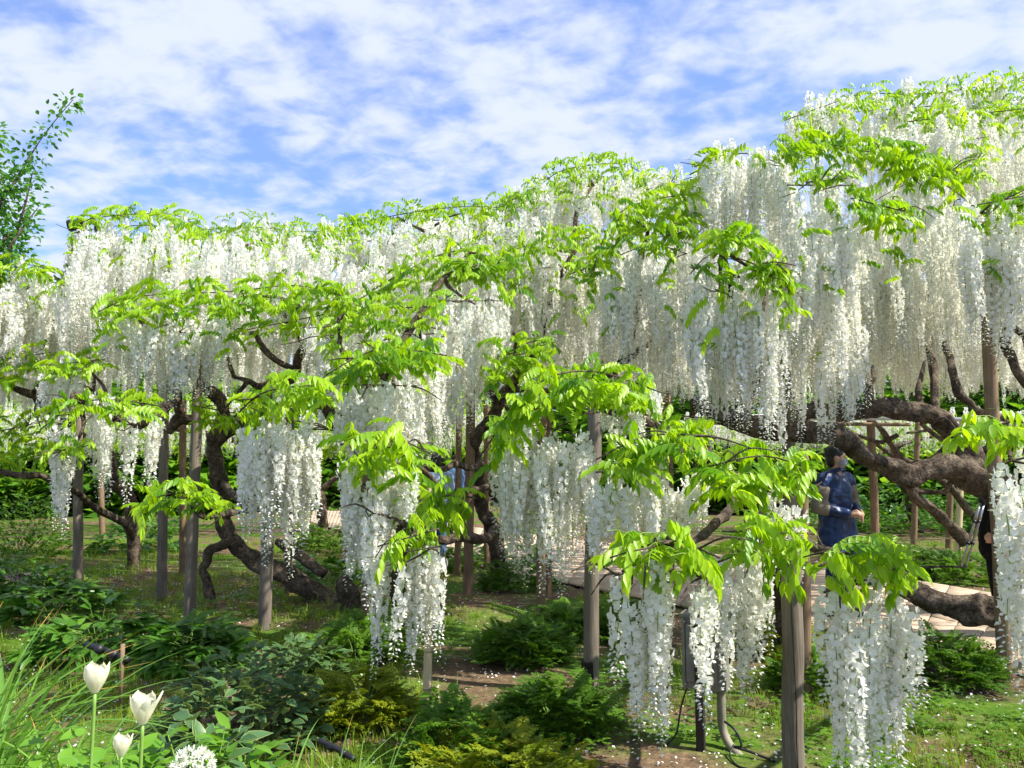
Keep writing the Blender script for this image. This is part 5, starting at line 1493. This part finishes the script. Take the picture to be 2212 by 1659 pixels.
def person(label, p, face_deg, arms, coat_m, trouser_m, long_coat=True, head_yaw=0.0, height=1.68, mask=False, patch=None, hair_long=False):
    root = thing('person', label, 'person', p)
    root.rotation_euler = (0, 0, R(face_deg)); root.scale = (height / 1.68,) * 3
    body = T()
    hy = Matrix.Rotation(R(head_yaw), 3, 'Z')
    H = Vector((0.02, 0, 1.575))
    def hv(x, y, z): return H + hy @ Vector((x, y, z))
    ell(body, hv(-0.005, 0, 0.015), (0.092, 0.074, 0.105), hy, 12, 18)
    ell(body, hv(0.025, 0, -0.055), (0.062, 0.058, 0.068), hy)
    cap(body, hv(0.082, 0, 0.008), hv(0.098, 0, -0.026), 0.009, 0.014)                    # nose
    for s in (-1, 1):
        ell(body, hv(-0.005, s * 0.076, -0.005), (0.020, 0.010, 0.032), hy, 8, 10)       # ears
        ell(body, hv(0.072, s * 0.030, 0.022), (0.016, 0.022, 0.012), hy, 6, 8)          # brows
    ell(body, hv(0.078, 0, -0.062), (0.012, 0.024, 0.010), hy, 6, 8)                     # mouth
    cap(body, (0.0, 0, 1.38), (0.015, 0, 1.50), 0.060, 0.052)
    ell(body, (0, 0, 1.20), (0.105, 0.165, 0.21)); ell(body, (0, 0, 0.98), (0.11, 0.155, 0.16))
    chain(body, [(0, -0.16, 1.36), (0, 0.16, 1.36)], [0.06, 0.06])
    for s in (-1, 1):
        leg = [(0, s * 0.09, 0.90), (0.015, s * 0.10, 0.48), (-0.01, s * 0.105, 0.09)]
        chain(body, leg, [0.082, 0.055, 0.038])
        chain(body, [(-0.03, s * 0.105, 0.045), (0.13, s * 0.115, 0.035)], [0.042, 0.034])
        sh, el_, wr, hd, up, sd = arms[s]
        chain(body, [sh, el_, wr], [0.048, 0.038, 0.026])
        hand(body, wr, hd, up, sd)
    solid('body', body, M_SKIN, root, 0.007, 3)
    coat = T()
    ell(coat, (0.0, 0, 1.19), (0.135, 0.195, 0.24)); ell(coat, (0.005, 0, 0.97), (0.145, 0.19, 0.18))
    chain(coat, [(0, -0.165, 1.36), (0, 0.165, 1.36)], [0.075, 0.075])
    if long_coat:
        chain(coat, [(0, -0.07, 0.95), (0.01, -0.085, 0.66)], [0.14, 0.145]); chain(coat, [(0, 0.07, 0.95), (0.01, 0.085, 0.66)], [0.14, 0.145])
    ring = [Vector((0.012 + 0.068 * math.cos(a), 0.072 * math.sin(a), 1.445 + 0.012 * math.cos(a))) for a in [i * 2 * math.pi / 14 for i in range(15)]]
    add_tube(coat, ring, [0.022] * 15, 8, 1)
    for s in (-1, 1):
        sh, el_, wr, hd, up, sd = arms[s]
        w2 = Vector(el_).lerp(Vector(wr), 0.93)
        chain(coat, [sh, el_, w2], [0.072, 0.064, 0.050])
    c = solid('coat', coat, coat_m, root, 0.010, 3)
    dm = bpy.data.textures.new('folds', 'CLOUDS'); dm.noise_scale = 0.09
    d_ = c.modifiers.new('folds', 'DISPLACE'); d_.texture = dm; d_.strength = 0.035; d_.mid_level = 0.5
    if patch is not None:
        for s in (-1, 1):
            sh, el_, wr, *_ = arms[s]
            pt = T(); chain(pt, [Vector(sh).lerp(Vector(el_), 0.35), el_], [0.082, 0.076]); chain(pt, [el_, Vector(el_).lerp(Vector(wr), 0.25)], [0.076, 0.070])
            solid('sleeve_panel', pt, patch, root, 0.010, 3)
    tr = T()
    for s in (-1, 1):
        chain(tr, [(0, s * 0.09, 0.92), (0.015, s * 0.10, 0.48), (-0.01, s * 0.105, 0.11)], [0.105, 0.080, 0.066])
    ell(tr, (0, 0, 0.94), (0.125, 0.17, 0.11))
    solid('trousers', tr, trouser_m, root, 0.010, 3)
    for s in (-1, 1):
        sh_ = T(); chain(sh_, [(-0.04, s * 0.105, 0.048), (0.15, s * 0.118, 0.040)], [0.050, 0.042]); solid('shoe', sh_, M_BLACK, root, 0.009, 2)
    hr = T()
    ell(hr, hv(-0.018, 0, 0.042), (0.098, 0.084, 0.098), hy, 12, 18)
    ell(hr, hv(-0.052, 0, -0.02), (0.058, 0.078, 0.085 if not hair_long else 0.13), hy)
    for k in range(18):
        a = k * 0.7; ell(hr, hv(-0.02 + 0.075 * math.cos(a), 0.068 * math.sin(a), 0.075 + 0.02 * math.sin(k * 3.1)), (0.026, 0.024, 0.024), hy, 6, 8)
    solid('hair', hr, M_HAIR, root, 0.006, 2)
    for s in (-1, 1):
        e = T(); ell(e, hv(0.080, s * 0.030, 0.006), (0.006, 0.011, 0.005), hy, 6, 8); obj('eye', tmesh('eye', e, [M_BLACK], True), root)
    if mask:
        mk = T(); ell(mk, hv(0.040, 0, -0.050), (0.066, 0.066, 0.054), hy, 10, 16); ell(mk, hv(0.085, 0, -0.030), (0.026, 0.030, 0.028), hy, 8, 10)
        mo = solid('face_mask', mk, M_MASK, root, 0.005, 2)
        lp = T()
        for s in (-1, 1): add_tube(lp, [hv(0.05, s * 0.064, -0.03), hv(0.02, s * 0.078, -0.012), hv(-0.012, s * 0.082, 0.010)], [0.0022] * 3, 5, 3)
        obj('mask_loop', tmesh('mask_loop', lp, [M_MASK], True), mo)
    return root
clasp = {s: ((0.0, s * 0.195, 1.345), (-0.01, s * 0.275, 1.085), (0.20, s * 0.075, 1.015), (0.75, -s * 0.6, 0.0), (0, 0, 1), (0.1, 0.0, 0.99)) for s in (-1, 1)}
down = {s: ((0.0, s * 0.195, 1.345), (-0.02, s * 0.24, 1.08), (0.03, s * 0.245, 0.84), (0.15, 0, -0.98), (-s * 0.2, s, 0), (0.98, 0, 0.1)) for s in (-1, 1)}
P1 = Vector((at(1803, 994, 8.3).x, 8.3, 0.03))
person('person in a shiny navy coat with taupe sleeves and grey mask, hands clasped', P1, -58, clasp, M_NAVY, M_NAVY, True, 40, 1.70, True, M_TAUPE)
VOX = 1.7
P2 = Vector((at(942, 994, 12.0).x, 12.0, 0.03))
person('person in a pale blue shirt seen from behind near the middle posts', P2, 110, down, M_BLUE, M_DENIM, False, 0, 1.66, False, None, True)
P3 = Vector((at(2140, 994, 8.4).x, 8.4, 0.03))
person('person dressed in black behind the lashed tan post, beside a tripod', P3, 150, down, M_BLACKCLOTH, M_BLACKCLOTH, True, 0, 1.70)
P4 = Vector((at(985, 994, 17.0).x, 17.0, 0.03))
person('distant person in blue beyond the pale blue shirt', P4, -60, down, M_DENIM, M_BLACKCLOTH, False, 0, 1.66)

# folded tripod carried at a slant by the person in black
ta, tb = at(2122, 1085, 8.05), at(2082, 1222, 7.9)
tp = thing('tripod', 'folded silver tripod with black leg locks held at a slant', 'tripod', tb)
ax = (ta - tb)
for k, off in enumerate((Vector((-0.022, 0, 0)), Vector((0.022, 0, 0)), Vector((0, 0.03, 0.0)))):
    t = T(); add_tube(t, [off * 1.15, ax * 0.34 + off, ax * 0.345 + off], [0.0095, 0.0095, 0.012], 8, 1)
    add_tube(t, [ax * 0.345 + off, ax * 0.68 + off, ax * 0.685 + off], [0.012, 0.012, 0.0145], 8, 1)
    add_tube(t, [ax * 0.685 + off, ax + off * 0.8], [0.0145, 0.0145], 8, 1)
    leg = obj('leg', tmesh('leg', t, [M_STEEL], True), tp)
    for u in (0.345, 0.685):
        t = T(); add_tube(t, [ax * (u - 0.02) + off, ax * (u + 0.025) + off], [0.0185, 0.0185], 8, 1); obj('leg_lock', tmesh('leg_lock', t, [M_BLACK], True), leg)
    t = T(); add_tube(t, [off * 1.15, off * 1.15 - ax * 0.02], [0.012, 0.011], 8, 1); obj('foot', tmesh('foot', t, [M_BLACK], True), leg)
t = T(); add_tube(t, [ax * 0.98, ax * 1.1], [0.035, 0.028], 12, 1); add_tube(t, [ax * 1.1, ax * 1.2], [0.02, 0.024], 12, 1); obj('head', tmesh('head', t, [M_BLACK], True), tp)
